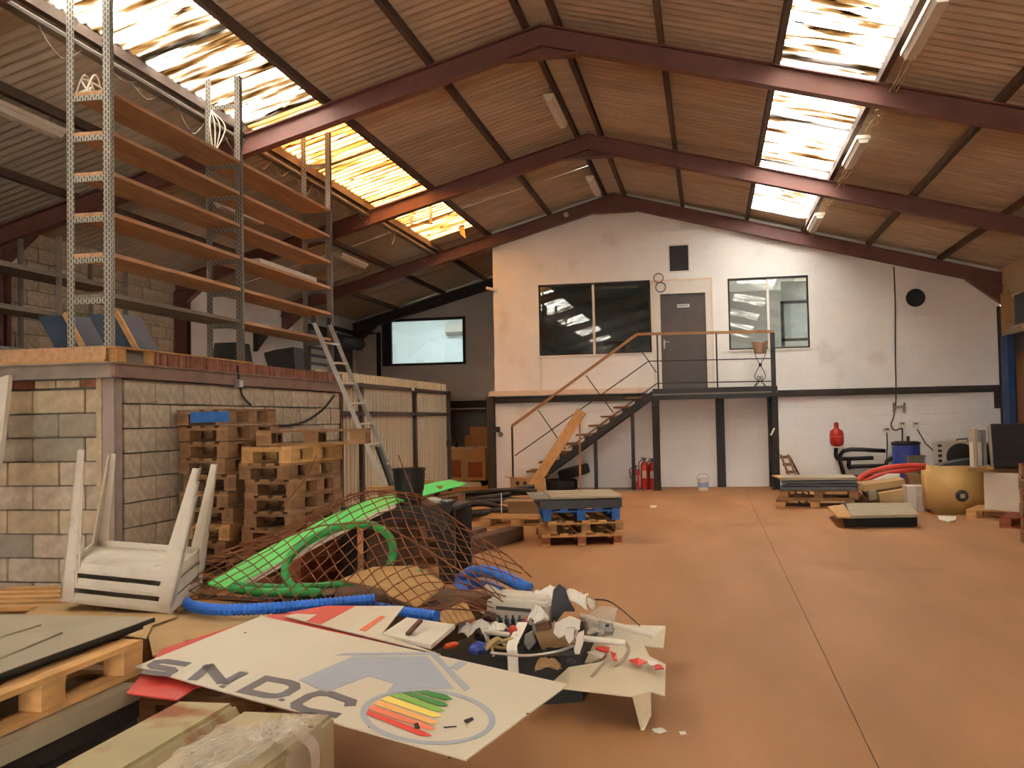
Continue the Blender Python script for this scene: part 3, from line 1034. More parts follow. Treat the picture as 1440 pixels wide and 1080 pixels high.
# ---- left white wall: black framed louvre, shutter, pipework
t = sroot('window_6', (XL, 23, 2.2))
ya, yb_ = AX(430, 480, XL + .02).y, AX(470, 480, XL + .02).y
struct('window_frame', MB().bb(XL, XL + .05, ya, ya + .18, 2.0, 3.95).bb(XL, XL + .05, ya, yb_, 3.85, 3.98).bb(XL, XL + .05, yb_ - .12, yb_, 2.0, 3.95), MT['frame_dark'], t)
for k in range(6):
    struct('louvre', MB().bb(XL + .01, XL + .04, ya + .3, yb_ - .2, 2.45 + .2 * k, 2.57 + .2 * k), MT['white_plain'], t)
struct('backing', MB().bb(XL, XL + .008, ya + .18, yb_, 2.0, 3.85), MT['shutter'], t)
t = thing('roller_shutter', 'grey roller shutter with its drum on the far left wall', 'shutter', (XL + .1, 24.8, 2.0))
MB().bb(XL + .01, XL + .06, yb_ + .05, 26.0, 1.5, 3.7).build('curtain', MT['shutter'], t)
MB().tube([(XL + .22, yb_ - .3, 3.68), (XL + .22, 26.1, 3.68)], .17, 14).build('drum', MT['shutter'], t)
solo('black_pipe', MB().tube([(XL + .09, 24.2, 4.02), (XL + .09, 26.25, 3.98), (XL + .17, YK - .08, 3.98), (-8.95, YK - .08, 4.0), (-8.95, YK - .08, 0)], .06, 8), MT['black_steel'], 'black pipe running round the far left corner and down', 'pipe')
solo('gusset_bracket', MB().slab([(XL + .01, 20.0, 3.1), (XL + .01, 20.0, 3.62), (XL + .01, 20.75, 3.62)], (.1, 0, 0)), MT['frame_dark'], 'dark triangular bracket on the white left wall', 'bracket')

# ================================================================== lamps, cables under the roof
def lamp(x, ys, label, chain=.12, w=.16):
    z1 = roofz(x, 6.37) - chain
    t = thing('fluorescent_lamp', label, 'lamp', (x, ys[0], z1), group='ceiling lamps')
    MB().bb(x - w / 2, x + w / 2, ys[0], ys[1], z1 - .05, z1).build('housing', MT['lamp_white'], t)
    MB().slab([(x - w / 2 + .015, ys[0] + .02, z1 - .05), (x + w / 2 - .015, ys[0] + .02, z1 - .05), (x + w / 4, ys[0] + .02, z1 - .10), (x - w / 4, ys[0] + .02, z1 - .10)], (0, ys[1] - ys[0] - .04, 0)).build('diffuser', MT['frame_white'], t)
    for y in (ys[0] + .15, ys[1] - .15):
        MB().tube([(x, y, z1), (x, y, z1 + chain + .11)], .006, 6).build('hanger', MT['grey_post'], t)
    return t
lamp(2.09, (9.1, 10.58), 'nearest fluorescent lamp beside the right skylight strip', .12, .18)
lamp(2.09, (13.65, 15.12), 'middle fluorescent lamp beside the right skylight strip', .12, .18)
lamp(2.07, (18.75, 20.25), 'farthest fluorescent lamp beside the right skylight strip', .12, .18)
lamp(-2.17, (14.15, 15.6), 'fluorescent lamp under the ridge, the nearer of two', .06)
lamp(-2.17, (19.2, 20.65), 'fluorescent lamp under the ridge, the farther of two', .06)
lamp(-7.05, (8.35, 9.85), 'fluorescent lamp on the left roof slope, nearest of that row', .12, .2)
lamp(-7.05, (13.55, 14.95), 'fluorescent lamp on the left roof slope seen between the rack shelves', .12, .2)
lamp(-7.05, (18.35, 19.85), 'fluorescent lamp on the left roof slope, farthest of that row', .12, .2)
solo('cable_tray', MB().bb(-5.98, -5.90, 2, 21.3, 5.20, 5.24).tube([(-5.88, 2, 5.22), (-5.88, 21.3, 5.22)], .025, 6), MT['grey_post'], 'long cable tray below the left skylight strip', 'cable tray')
rr = random.Random(12)
t = thing('hanging_wires', 'loose wires dangling from the left cable tray', 'wire', (-5.93, 8.0, 5.2))
for k in range(15):
    y = 8.0 + k * .85 + rr.uniform(-.3, .3)
    d = rr.uniform(.05, .28)
    MB().tube(spline([(-5.93, y, 5.21), (-5.90, y + .1, 5.21 - d * .7), (-5.9, y + .3, 5.2 - d), (-5.92, y + .5, 5.2 - d * .5), (-5.93, y + .65, 5.21)], 4), .006, 5).build('wire', MT['grey_post'], t)
t = thing('lamp_wiring', 'slack pale wiring strung along the right row of lamps', 'wire', (2.15, 7.5, 5.2))
for k in range(3):
    for y0, y1 in ((7.5, 11.9), (12.1, 13.7), (15.1, 16.7), (16.95, 18.7), (20.2, 21.3)):
        pts = [(2.12 + .04 * k + rr.uniform(-.02, .02), y0 + (y1 - y0) * q / 10, 5.18 + rr.uniform(-.05, .05)) for q in range(11)]
        MB().tube(spline(pts, 3), .007, 5).build('wire', MT['rope'], t)
t = thing('hanging_cage', 'small ladder-like steel cage hanging under the far left skylight', 'cage', tuple(AY(592, 318, 17.6)))
P_ = {k: AY(x, y, 17.6) for k, (x, y) in {'a': (579, 282), 'b': (605, 280), 'c': (578, 316), 'd': (606, 315)}.items()}
for a, b in (('a', 'c'), ('b', 'd')):
    MB().bar(P_[a], P_[b], .05, .04, (0, 1, 0)).build('side_rail', MT['alu'], t)
for q in (0.15, .5, .98):
    MB().bar(P_['a'].lerp(P_['c'], q), P_['b'].lerp(P_['d'], q), .02, .02).build('rung', MT['alu'], t)
MB().tube([P_['a'], P_['a'] + V((0, 0, .35))], .006, 5).build('hanger', MT['grey_post'], t)
MB().tube([P_['b'], P_['b'] + V((0, 0, .35))], .006, 5).build('hanger', MT['grey_post'], t)
solo('torn_insulation', MB().loft([[AY(647, 308, 20.4), AY(652, 307, 20.4)], [AY(645, 322, 20.42), AY(653, 322, 20.38)], [AY(648, 330, 20.4), AY(655, 336, 20.4)]], thick=(0, .02, 0)), MT['card'], 'torn yellowed flap hanging from the far left skylight', 'flap')
solo('alarm_siren', MB().box(AY(796, 302, 21.36), (.10, .1, .10)), MT['plastic_white'], 'small white alarm box on the far rafter near the ridge', 'alarm box', bevel=.02)
t = thing('wall_camera', 'small white camera on the corner of the white wall', 'camera', tuple(AY(693, 411, YE - .05)))
c = AY(694, 408, YE - .06)
MB().tube([c + V((-.16, -.02, .05)), c + V((.06, -.02, .0))], .035, 10).build('body', MT['white_plain'], t)
MB().bb(c.x + .04, c.x + .08, c.y - .03, c.y + .06, c.z - .05, c.z + .03).build('bracket', MT['white_plain'], t)

# ================================================================== cream sheet-metal gate partition
GX = -5.6
t = thing('sheet_metal_gate', 'cream corrugated sheet-metal gate in a dark steel frame', 'gate', (GX, 15.0, 0))
def ribbed(y0, y1, z0, z1, pitch=.16):
    pts = []
    y = y0
    while y < y1 - .01:
        for dy, dx in ((0, 0), (.07, 0), (.09, -.05), (.14, -.05)):
            if y + dy <= y1:
                pts.append((y + dy, dx))
        y += pitch
    pts.append((y1, 0))
    return MB().loft([[(GX + dx, yy, z0), (GX + dx, yy, z1)] for yy, dx in pts], thick=(-.004, 0, 0))
ye = [13.6, 15.05, 16.4, 17.55, 18.45, 19.7, 20.95]
for a, b in zip(ye, ye[1:]):
    ribbed(a + .005, b, .05, 2.31).build('sheet', MT['gate_sheet'], t)
for y in (15.45, 18.45, 20.98):
    MB().bb(GX + .004, GX + .07, y - .05, y + .05, 0, 2.16).build('post', MT['gate_frame'], t)
for z in (2.12, 1.66, .12):
    MB().bb(GX + .004, GX + .06, 13.8, 20.95, z - .035, z + .035).build('rail', MT['gate_frame'], t)
MB().bb(GX - .02, GX + .09, 20.9, 21.0, .95, 1.1).build('latch', MT['black_steel'], t)
MB().bb(GX + .06, GX + .08, 18.2, 18.3, 2.11, 2.15).build('tie', MT['white_plain'], t)
solo('steel_pole', MB().bb(-5.35, -5.28, 13.35, 13.42, 0, 2.2), MT['alu'], 'slim pale steel pole standing between block wall and gate', 'pole')
solo('dark_jamb', MB().bb(-5.15, -5.0, 13.0, 13.15, 0, 1.93), MT['grey_post'], 'dark steel jamb at the far end of the block wall', 'post')

# ---- aluminium ladder leaning on the platform
t = thing('ladder', 'aluminium ladder leaning against the platform edge', 'ladder', (-4.3, 12.9, 0))
La0, La1 = AX(441, 452, -4.80), DP(545, 693, 11.7)
Lb0, Lb1 = AX(463, 455, -4.80), DP(554, 671, 12.5)
d = (La1 - La0); La1 = La0 + d * ((La0.z - .02) / -d.z)
d = (Lb1 - Lb0); Lb1 = Lb0 + d * ((Lb0.z - .02) / -d.z)
for a, b in ((La0, La1), (Lb0, Lb1)):
    MB().bar(a, b, .026, .05, (1, 0, 0)).build('stile', MT['alu'], t)
for k in range(10):
    q = .10 + k * .092
    MB().tube([La0.lerp(La1, q), Lb0.lerp(Lb1, q)], .015, 8).build('rung', MT['alu'], t)
MB().bar(La0 + V((0, 0, -.02)), La0 + V((.0, 0, .07)), .05, .05).build('hook', MT['black_plastic'], t)
MB().bar(Lb0 + V((0, 0, -.02)), Lb0 + V((.0, 0, .07)), .05, .05).build('hook', MT['black_plastic'], t)

# ================================================================== deck, stair and railing at the white wall
YD = 20.72
t = thing('steel_deck', 'black steel landing on chipped posts in front of the grey door', 'landing', (.1, 21.2, 0))
MB().bb(-1.14, 1.36, YD, YE - .02, 2.03, 2.09).build('deck_plate', MT['black_steel'], t)
MB().bb(-1.14, 1.36, YD, YD + .07, 1.86, 2.03).build('front_beam', MT['black_steel'], t)
MB().bb(-1.14, 1.36, YD - .012, YD, 1.955, 1.985).build('beam_lip', MT['grey_post'], t)
MB().bb(-1.14, -1.07, YD + .07, YE - .02, 1.86, 2.03).build('side_beam', MT['black_steel'], t)
MB().bb(1.29, 1.36, YD + .07, YE - .02, 1.86, 2.03).build('side_beam', MT['black_steel'], t)
for x in (-1.09, 1.29):
    MB().bb(x - .07, x + .07, YD, YD + .008, 0, 1.86).bb(x - .07, x - .06, YD, YD + .12, 0, 1.86).bb(x + .06, x + .07, YD, YD + .12, 0, 1.86).bb(x - .09, x + .09, YD - .02, YD + .14, 0, .012).build('post', MT['black_speck'], t)
MB().tube([AY(1084, 612, YD - .02), AY(1089, 602, YD - .02)], .02, 6).build('cable_tie', MT['white_plain'], t)

st = thing('stair', 'open steel stair with wooden treads rising to the landing', 'stair', (-4.0, 21.0, 0))
S0, S1 = V((-4.05, YD + .02, .0)), V((-1.12, YD + .02, 2.06))
SB = S1 - S0
for y in (YD + .02, YE - .16):
    a, b = S0.copy(), S1.copy()
    a.y = b.y = y
    MB().bar(a + V((0, 0, -.06)), b + V((0, 0, -.06)), .035, .12, (0, 0, 1)).build('stringer', MT['black_steel'], st)
for k in range(1, 11):
    p = S0 + SB * (k / 11)
    MB().bb(p.x - .30, p.x + .04, YD - .05, YE - .1, p.z + .02, p.z + .06).build('tread', MT['tread_wood'], st)
    MB().bb(p.x - .12, p.x + .06, YD + .0, YD + .035, p.z - .08, p.z + .02).build('bracket', MT['black_steel'], st)
for (px, py0) in ((837, 612), (889, 578)):
    q = AY(px, py0, YD + .05)
    MB().bb(q.x - .035, q.x + .035, YD + .02, YD + .09, 0, q.z + .05).build('leg', MT['black_steel'], st)

rl = thing('railing', 'black railing with a brown timber handrail along stair and landing', 'railing', (-1.0, YD, 0))
def RP(x, y, Y=YD - .02):
    return AY(x, y, Y)
n0, k0, k1 = RP(720, 599), RP(896, 470), RP(1088, 466)
MB().bar(n0, k0, .05, .055).build('handrail', MT['rail_wood'], rl)
MB().bar(k0 + V((-.01, 0, 0)), k1, .05, .055).build('handrail', MT['rail_wood'], rl)
def rod(a, b, r=.012, nm='rail'):
    MB().tube([a, b], r, 6).build(nm, MT['black_steel'], rl)
nb = n0.copy(); nb.z = .1
MB().bb(n0.x - .018, n0.x + .018, n0.y - .018, n0.y + .018, 0.0, n0.z).build('baluster', MT['black_steel'], rl)
for px, r_ in ((924, .016), (1007, .016), (1086, .045)):
    p = RP(px, 468)
    MB().bb(p.x - r_, p.x + r_, p.y - r_, p.y + r_, 2.09 if r_ < .03 else 1.9, p.z).build('baluster', MT['black_steel'], rl)
rod(RP(724, 641), RP(912, 508)); rod(RP(912, 508), RP(1086, 504))
rod(RP(924, 539), RP(1086, 536)); rod(RP(924, 539), RP(800, 630))
rod(RP(757, 577), RP(795, 632), .011, 'strut'); rod(RP(824, 528), RP(862, 580), .011, 'strut'); rod(RP(902, 493), RP(923, 524), .011, 'strut')

# ---- plant stand on the landing
t = thing('plant_stand', 'wrought iron plant stand holding a clay pot on the landing', 'plant stand', tuple(AY(1069, 546, 20.95)))
PSY = 20.95
MB().lathe((AY(1069, 497, PSY).x, PSY, AY(1069, 497, PSY).z), [(.10, 0), (.155, .20), (.165, .20), (.165, .235), (.14, .235), (.09, .03)], 20).build('pot', MT['terracotta'], t, smooth=False)
for s in (-1, 1):
    pts = [(1069 - s * 9, 490), (1069 - s * 6, 502), (1069, 513), (1069 + s * 7, 526), (1069 + s * 6, 533), (1069, 536), (1069 - s * 9, 545)]
    MB().tube(spline([AY(x, y, PSY - .03 * s) for x, y in pts], 5), .008, 6).build('iron_leg', MT['black_steel'], t)
    pts = [(1069 - s * 8, 543), (1069 + s * 2, 529), (1069 + s * 4, 534)]
    MB().tube(spline([AY(x, y, PSY + .04) for x, y in pts], 5), .007, 6).build('scroll', MT['black_steel'], t)
p = AY(1069, 513, PSY)
MB().box(p, (.06, .07, .06)).build('clasp', MT['black_steel'], t)

# ---- things on the white wall
for (px, py, rr_, lab) in ((926, 391, .10, 'upper of two cable rings hanging beside the grey door'), (929, 404, .105, 'lower of two cable rings hanging beside the grey door')):
    p = AY(px, py, YE - .07)
    pts = [p + V((rr_ * math.cos(a), -.01 * math.sin(3 * a), rr_ * math.sin(a))) for a in [2 * PI * k / 24 for k in range(24)]]
    solo('cable_ring', MB().tube(pts, .011, 6, closed=True), M('ring_' + str(py), '8f5a52' if py < 395 else '5f5a5a', rough=.6), lab, 'cable')
p = AY(1287, 419, YE)
t = thing('wall_speaker', 'round black speaker high on the white wall', 'speaker', (p.x, YE, p.z - .18))
MB().lathe((p.x, YE, p.z), [(.185, 0), (.185, .06), (.165, .09), (.16, .09)], 28, (0, -1, 0)).build('ring', MT['black_plastic'], t, smooth=False)
MB().lathe((p.x, YE - .07, p.z), [(.15, 0), (.10, .015), (.05, .01)], 24, (0, -1, 0)).build('cone', MT['dark_panel'], t, smooth=True)
mb = MB().tube(spline([AY(1257, 375, YE - .02), AY(1259, 430, YE - .02), AY(1259, 500, YE - .02), AY(1260, 560, YE - .02), AY(1257, 585, YE - .02), AY(1253, 597, YE - .03), AY(1258, 605, YE - .02), AY(1268, 602, YE - .02)], 6), .014, 6)
solo('riser_cable', mb, MT['gate_frame'], 'brown cable running down the white wall beside the speaker', 'cable')
t = thing('pipe_bracket', 'small grey rail bracket on the wall above the sockets', 'bracket', tuple(AY(1264, 572, YE - .04)))
MB().bar(AY(1256, 573, YE - .04), AY(1272, 572, YE - .04), .03, .04).build('rail', MT['grey_post'], t)
for px in (1257, 1272):
    MB().bar(AY(px, 566, YE - .03), AY(px, 580, YE - .03), .04, .03, (0, 1, 0)).build('clip', MT['grey_post'], t)
for px, py, w, lab in ((1247, 605, .16, 'left white junction box above the black pipes'), (1269, 597, .14, 'white socket above the blue drum'), (1288, 597, .14, 'thermostat with dark display right of the sockets')):
    p = AY(px, py, YE - .02)
    t = thing('socket_box', lab, 'socket', tuple(p))
    MB().box(p, (w, .05, .12 if w < .15 else .07)).build('casing', MT['white_plain'], t)
    MB().box(p + V((0, -.027, .02)), (w * .5, .006, .04)).build('inset', MT['letter'], t)
for pts, lab in (([(1247, 608), (1248, 625), (1247, 640), (1246, 655)], 'dark cable dropping from the left junction box'), ([(1269, 602), (1269, 622)], 'dark cable entering the lid of the blue drum'), ([(1290, 604), (1302, 624), (1316, 637)], 'thin cable slanting from thermostat to the outdoor unit')):
    solo('drop_cable', MB().tube([AY(x, y, YE - .05) for x, y in pts], .016 if len(pts) < 3 else .012, 6), MT['black_plastic'], lab, 'cable')
p = AY(704, 611, YE - .01)
solo('wall_stain_plate', MB().lathe((p.x, YE, p.z), [(.06, 0), (.05, .02), (.01, .02)], 14, (0, -1, 0)), MT['grey_post'], 'small round grey cap on the wall left of the stair', 'cap')
p = AY(699, 604, YE - .1)
solo('door_catch', MB().box((p.x, YE - .12, p.z), (.12, .1, .12)), MT['black_steel'], 'black catch plate on the dark post by the gate opening', 'catch')

# ---- red vessel and black pipe manifold
p = AY(1177, 628, 21.35)
t = thing('expansion_vessel', 'red pressure vessel fixed on the white wall', 'vessel', (p.x, 21.35, p.z))
MB().lathe((p.x, 21.35, p.z), [(.05, 0), (.12, .03), (.14, .09), (.14, .26), (.12, .33), (.06, .36), (.045, .40), (.05, .47), (.03, .50)], 22).build('tank', MT['red_gloss'], t, smooth=True)
MB().lathe((p.x, 21.35, p.z + .2), [(.143, 0), (.143, .012)], 22).build('band', MT['sign_r1'], t)
def PP(x, y):
    return AY(x, y, 21.42)
t = thing('pipe_manifold', 'black insulated pipes bent along the white wall below the red vessel', 'pipes', tuple(PP(1200, 668)))
for pts in ([(1176, 630), (1176, 642), (1184, 645), (1228, 644)], [(1245, 634), (1186, 634), (1186, 664), (1194, 670), (1240, 670)], [(1194, 646), (1194, 657), (1202, 656), (1246, 655)], [(1246, 655), (1248, 648), (1258, 643)]):
    MB().tube(spline([PP(*q) for q in pts], 4), .042, 8).build('pipe', MT['black_plastic'], t, smooth=True)
for q in ((1190, 634), (1222, 644), (1230, 655), (1215, 670)):
    p = PP(*q)
    MB().bb(p.x - .02, p.x + .02, 21.42, YE, p.z - .02, p.z + .02).build('wall_clip', MT['black_steel'], t)
solo('valve_sheet', MB().slab([PP(1228, 642), PP(1244, 640), PP(1246, 652), PP(1232, 652)], (0, .02, 0)), MT['white_plain'], 'white sheet scrap tucked behind the black pipes', 'sheet')

# ---- blue drum, outdoor unit
p = AY(1276, 688, 21.0)
t = thing('blue_drum', 'blue plastic drum with a black lid against the wall', 'drum', (p.x, 21.0, 0))
MB().lathe((p.x, 21.0, 0), [(.23, 0), (.26, .06), (.26, .40), (.27, .43), (.26, .46), (.26, .84), (.24, .86)], 26).build('body', MT['blue_drum'], t, smooth=True)
MB().lathe((p.x, 21.0, .86), [(.275, 0), (.275, .05), (.2, .07)], 26).build('lid', MT['black_plastic'], t, smooth=True)
MB().tube([(p.x + .05, 21, .92), (p.x + .05, 21, 1.03)], .03, 8).build('spigot', MT['black_plastic'], t)
p = AY(1288, 655, 20.5)
waste_bin('grey_cup', 'grey tapered tub standing beside the blue drum', (p.x, 20.5, 0), .13, .17, .66, MT['grey_plastic'])
p0, p1 = AY(1317, 621, 21.15), AY(1372, 621, 21.15)
t = thing('outdoor_unit', 'cream air conditioning outdoor unit with a dark fan grille', 'air conditioner', (p0.x, 21.2, 0))
MB().bb(p0.x, p1.x, 21.15, 21.5, .28, p0.z).build('casing', MT['ac_white'], t, bevel=.02)
cx = (p0.x + p1.x) / 2 + .08
MB().lathe((cx, 21.15, .60), [(.27, 0), (.27, .012), (.22, .02), (.05, .03)], 28, (0, -1, 0)).build('fan_grille', MT['black_plastic'], t)
for k in range(5):
    MB().bb(p0.x + .02, p0.x + .09, 21.135, 21.15, .40 + k * .1, .45 + k * .1).build('vent', MT['frame_dark'], t)
for x in (p0.x + .1, p1.x - .1):
    MB().bb(x - .03, x + .03, 21.15, 21.5, 0, .28).build('foot', MT['black_steel'], t)
MB().tube([(cx - .05, 21.2, p0.z), (cx - .05, 21.2, p0.z + .04), (cx + .15, 21.2, p0.z + .05), (cx + .15, 21.2, p0.z)], .012, 6).build('handle', MT['black_steel'], t)

# ---- fire extinguishers
def extinguisher(x, y, h, r, label):
    t = thing('fire_extinguisher', label, 'extinguisher', (x, y, 0), group='fire extinguishers by the landing post')
    MB().lathe((x, y, 0), [(r * .95, 0), (r, .02), (r, h * .72), (r * .8, h * .80), (r * .35, h * .86), (r * .35, h * .88)], 20).build('cylinder', MT['red_gloss'], t, smooth=True)
    MB().lathe((x, y, h * .88), [(.02, 0), (.025, .04), (.015, .06)], 10).build('valve', MT['black_plastic'], t)
    MB().bar((x - .07, y - .01, h * .97), (x + .05, y - .01, h * .95), .025, .02).build('lever', MT['black_plastic'], t)
    MB().tube(spline([(x - .03, y - .02, h * .93), (x - r - .03, y - .04, h * .8), (x - r - .01, y - .05, h * .45)], 6), .011, 6).build('hose', MT['black_plastic'], t)
    MB().bb(x - r * .5, x + r * .5, y - r - .004, y - r + .02, h * .35, h * .58).build('label_sticker', MT['plastic_white'], t)
p = AY(894, 687, 20.95)
extinguisher(p.x, 20.95, .52, .085, 'lower fire extinguisher, leftmost of three by the landing post')
p = AY(907, 687, 21.05)
extinguisher(p.x, 21.05, .68, .085, 'tall fire extinguisher in the middle of the three')
p = AY(918, 687, 21.1)
extinguisher(p.x, 21.1, .66, .085, 'tall fire extinguisher half hidden by the landing post')

# ---- paint bucket
p = G(989, 690)
t = thing('paint_bucket', 'white paint bucket with a blue label on the floor below the landing', 'bucket', tuple(p))
MB().lathe(p, [(.10, 0), (.12, .24), (.125, .25), (.115, .25), (.095, .02)], 20).build('body', MT['white_plain'], t, smooth=False)
MB().lathe(p + V((0, 0, .07)), [(.1075, 0), (.1155, .10)], 20).build('label_band', M('bucket_blue', '8fa3c4', rough=.5), t)
MB().tube([p + V((.125 * math.cos(a), -.02, .25 + .10 * math.sin(a))) for a in [PI * k / 10 for k in range(11)]], .004, 5).build('handle', MT['grey_post'], t)

# ---- carton, leaning plank, stick, tyres by the stair
p0, p1 = G(722, 692), G(757, 692)
t = thing('carton', 'open cardboard carton with black arrows beside the stair foot', 'carton', (p0.x, 20.4, 0))
cx0, cx1 = AY(718, 690, 19.9).x, AY(756, 690, 19.9).x
MB().bb(cx0, cx1, 19.9, 20.35, 0, .33).build('box', MT['card'], t)
MB().slab([(cx0, 19.9, .33), (cx0 + .2, 19.9, .33), (cx0 + .05, 19.75, .36), (cx0 - .1, 19.75, .36)], (0, 0, .006)).build('flap', MT['card'], t)
MB().slab([(cx1, 19.9, .33), (cx1, 20.35, .33), (cx1 + .22, 20.35, .38), (cx1 + .22, 19.9, .38)], (0, 0, .006)).build('flap', MT['card'], t)
for x in (cx0 + .15, cx0 + .30):
    MB().bb(x - .012, x + .012, 19.894, 19.9, .08, .22).slab([(x - .05, 19.894, .20), (x + .05, 19.894, .20), (x, 19.894, .28)], (0, .006, 0)).build('arrow_print', MT['black_plastic'], t)
pa, pb = AY(818, 578, 20.15), AY(757, 672, 19.75)
d = pb - pa
pb = pa + d * ((pa.z - .05) / -d.z)
solo('leaning_plank', MB().bar(pb, pa, .20, .04, (0, -1, .3)), MT['new_wood'], 'broad new wooden plank leaning up against the stair', 'plank')
pa, pb = AY(815, 582, 20.3), AY(816, 682, 20.2)
pb.z = .0
solo('thin_batten', MB().bar(pb, pa, .035, .035, (0, 1, 0)), M('batten_pink', 'a87b5c', rough=.8), 'thin upright batten standing beside the leaning plank', 'batten')
def tyre(c, R_, r_, ax, label):
    t = thing('tyre', label, 'tyre', c)
    prof = [(R_ - 2 * r_, -r_ * .7), (R_ - r_ * .4, -r_), (R_, -r_ * .75), (R_, r_ * .75), (R_ - r_ * .4, r_), (R_ - 2 * r_, r_ * .7), (R_ - 1.9 * r_, 0), (R_ - 2 * r_, -r_ * .7)]
    MB().lathe(V(c), prof, 30, ax).build('casing', MT['rubber'], t, smooth=False)
tyre((-3.15, 21.05, .12), .36, .11, (0, 0, 1), 'black tyre lying flat under the stair')
tyre((-2.86, 21.05, .385), .34, .11, (-.25, 0, 1), 'tyre resting tilted on the flat tyre under the stair')
solo('floor_sheet', MB().slab([G(862, 688, .0), G(918, 687, .0), G(908, 690, .0), G(870, 691, .0)], (0, 0, .012)), MT['grey_post'], 'thin dark sheet on the floor left of the extinguishers', 'sheet')

# ================================================================== pallets
def make_pallet(L, W, mat, h=.144, mblock=None, two=False):
    """prototype at the origin, length along X, width along Y, resting on z=0"""
    t = bpy.data.objects.new('wooden_pallet', None)
    C.objects.link(t)
    OFF[t.name] = V((0, 0, 0))
    mblock = mblock or mat
    bw = .13 if two else .10
    for y in ((-W / 2 + bw / 2, W / 2 - bw / 2) if two else (-W / 2 + bw / 2, 0, W / 2 - bw / 2)):
        MB().bb(-L / 2, L / 2, y - bw / 2, y + bw / 2, 0, .022).build('bottom_board', mat, t)
        for x in (-L / 2 + .07, 0, L / 2 - .07):
            MB().bb(x - .07, x + .07, y - bw / 2 + .002, y + bw / 2 - .002, .022, h - .044).build('block', mblock, t)
    for x in (-L / 2 + .07, 0, L / 2 - .07):
        MB().bb(x - .07, x + .07, -W / 2, W / 2, h - .044, h - .022).build('stringer', mat, t)
    n = 5 if W > .7 else 4
    for k in range(n):
        y = -W / 2 + .05 + k * (W - .10) / (n - 1)
        MB().bb(-L / 2, L / 2, y - .05, y + .05, h - .022, h).build('deck_board', mat, t)
    return t
PAL = {}
used = set()
ORD = ['topmost', 'second from top', 'third from top', 'fourth from top', 'fifth from top', 'sixth from top', 'seventh from top', 'eighth from top', 'ninth from top', 'tenth from top', 'eleventh from top', 'twelfth from top']
def pallet(kind, loc, rz, label, group=None):
    L, W, mn, bn = kind[:4]
    if kind not in PAL:
        PAL[kind] = make_pallet(L, W, MT[mn], mblock=MT[bn], two=len(kind) > 4)
        o = PAL[kind]
    else:
        o = copy_tree(PAL[kind])
    o.location = loc
    o.rotation_euler = (0, 0, rz)
    tag(o, label, 'pallet')
    if group:
        o['group'] = group
    elif 'group' in o:
        del o['group']
    return o
rp = random.Random(21)
OLD, PINE, REDD = 'pine_old', 'pine', 'pine_red'
def stack(cx, cy, rz, L, W, n, where, h=.148, mats=None, z0=0.0, jit=.03, group=None, top_mat=None):
    for k in range(n):
        lvl = n - 1 - k
        m = (mats or [OLD, OLD, PINE, OLD, REDD])[rp.randrange(len(mats) if mats else 5)]
        b = m
        if lvl == 0 and top_mat:
            m, b = top_mat
        lab = '%s wooden pallet of %s' % (ORD[lvl], where)
        if lvl == 0 and top_mat and 'blue' in str(top_mat):
            lab = 'topmost pallet with a blue side, on %s' % where
        pallet((L, W, m, b, 'two'), (cx + rp.uniform(-jit, jit), cy + rp.uniform(-jit, jit), z0 + k * h), rz + rp.uniform(-.09, .09), lab, group)
    return z0 + n * h
# stack A: left, tallest.  near corner (-4.30, 8.42)
e1, e2 = V((-.985, .17, 0)), V((.17, .985, 0))
ca = V((-4.30, 8.46, 0)) + e1 * .30 + e2 * .40
stack(ca.x, ca.y, math.atan2(e2.y, e2.x), .8, .56, 11, 'the tallest stack by the block wall', h=.1515, group='pallets in the tallest stack', jit=.03)
topA = [o for o in C.objects if o.get('label', '').startswith('topmost wooden pallet of the tallest')][0]
topA['label'] = 'topmost pallet with a blue side board, on the tallest stack by the block wall'
b_ = MB().bb(-.412, -.40, -.30, .12, .022, .122).build('blue_board', MT['blue_wood'], None)
b_.parent = topA
# stack B: in front of it, lower
cb = V((-3.58, 8.30, 0)) + e1 * .32 + e2 * .42
zB = stack(cb.x, cb.y, math.atan2(e2.y, e2.x), .84, .54, 9, 'the front stack beside the tallest one', h=.145, group='pallets in the front stack', jit=.035)
pallet((1.0, .6, OLD, OLD), (cb.x + .12, cb.y + .22, zB + .003), .25, 'greyed pallet lying askew across the top of the front stack', 'pallets in the front stack')
# stack C: low, right behind
zC = stack(-3.05, 10.2, 1.2, .8, .6, 5, 'the low stack right of the tall ones', h=.146, group='pallets in the low stack', jit=.03)
solo('loose_plank', MB().bar((-3.55, 10.0, zC + .09), (-2.75, 10.05, zC + .09), .12, .03), MT['new_wood'], 'short pale plank lying on the low pallet stack', 'plank')
solo('wood_offcut', MB().bb(-2.98, -2.85, 9.98, 10.1, zC + .106, zC + .17), MT['new_wood'], 'small wooden block on the short pale plank', 'block')
solo('plank_bearer', MB().bb(-3.4, -2.8, 9.92, 10.12, zC, zC + .075), MT['pine_old'], 'dark bearer under the short pale plank', 'bearer')
solo('black_board', MB().bar((-3.25, 10.78, .01), (-3.75, 10.95, 1.22), .12, .03, (1, 0, .2)), MT['board_edge'], 'narrow black board leaning behind the low pallet stack', 'board')

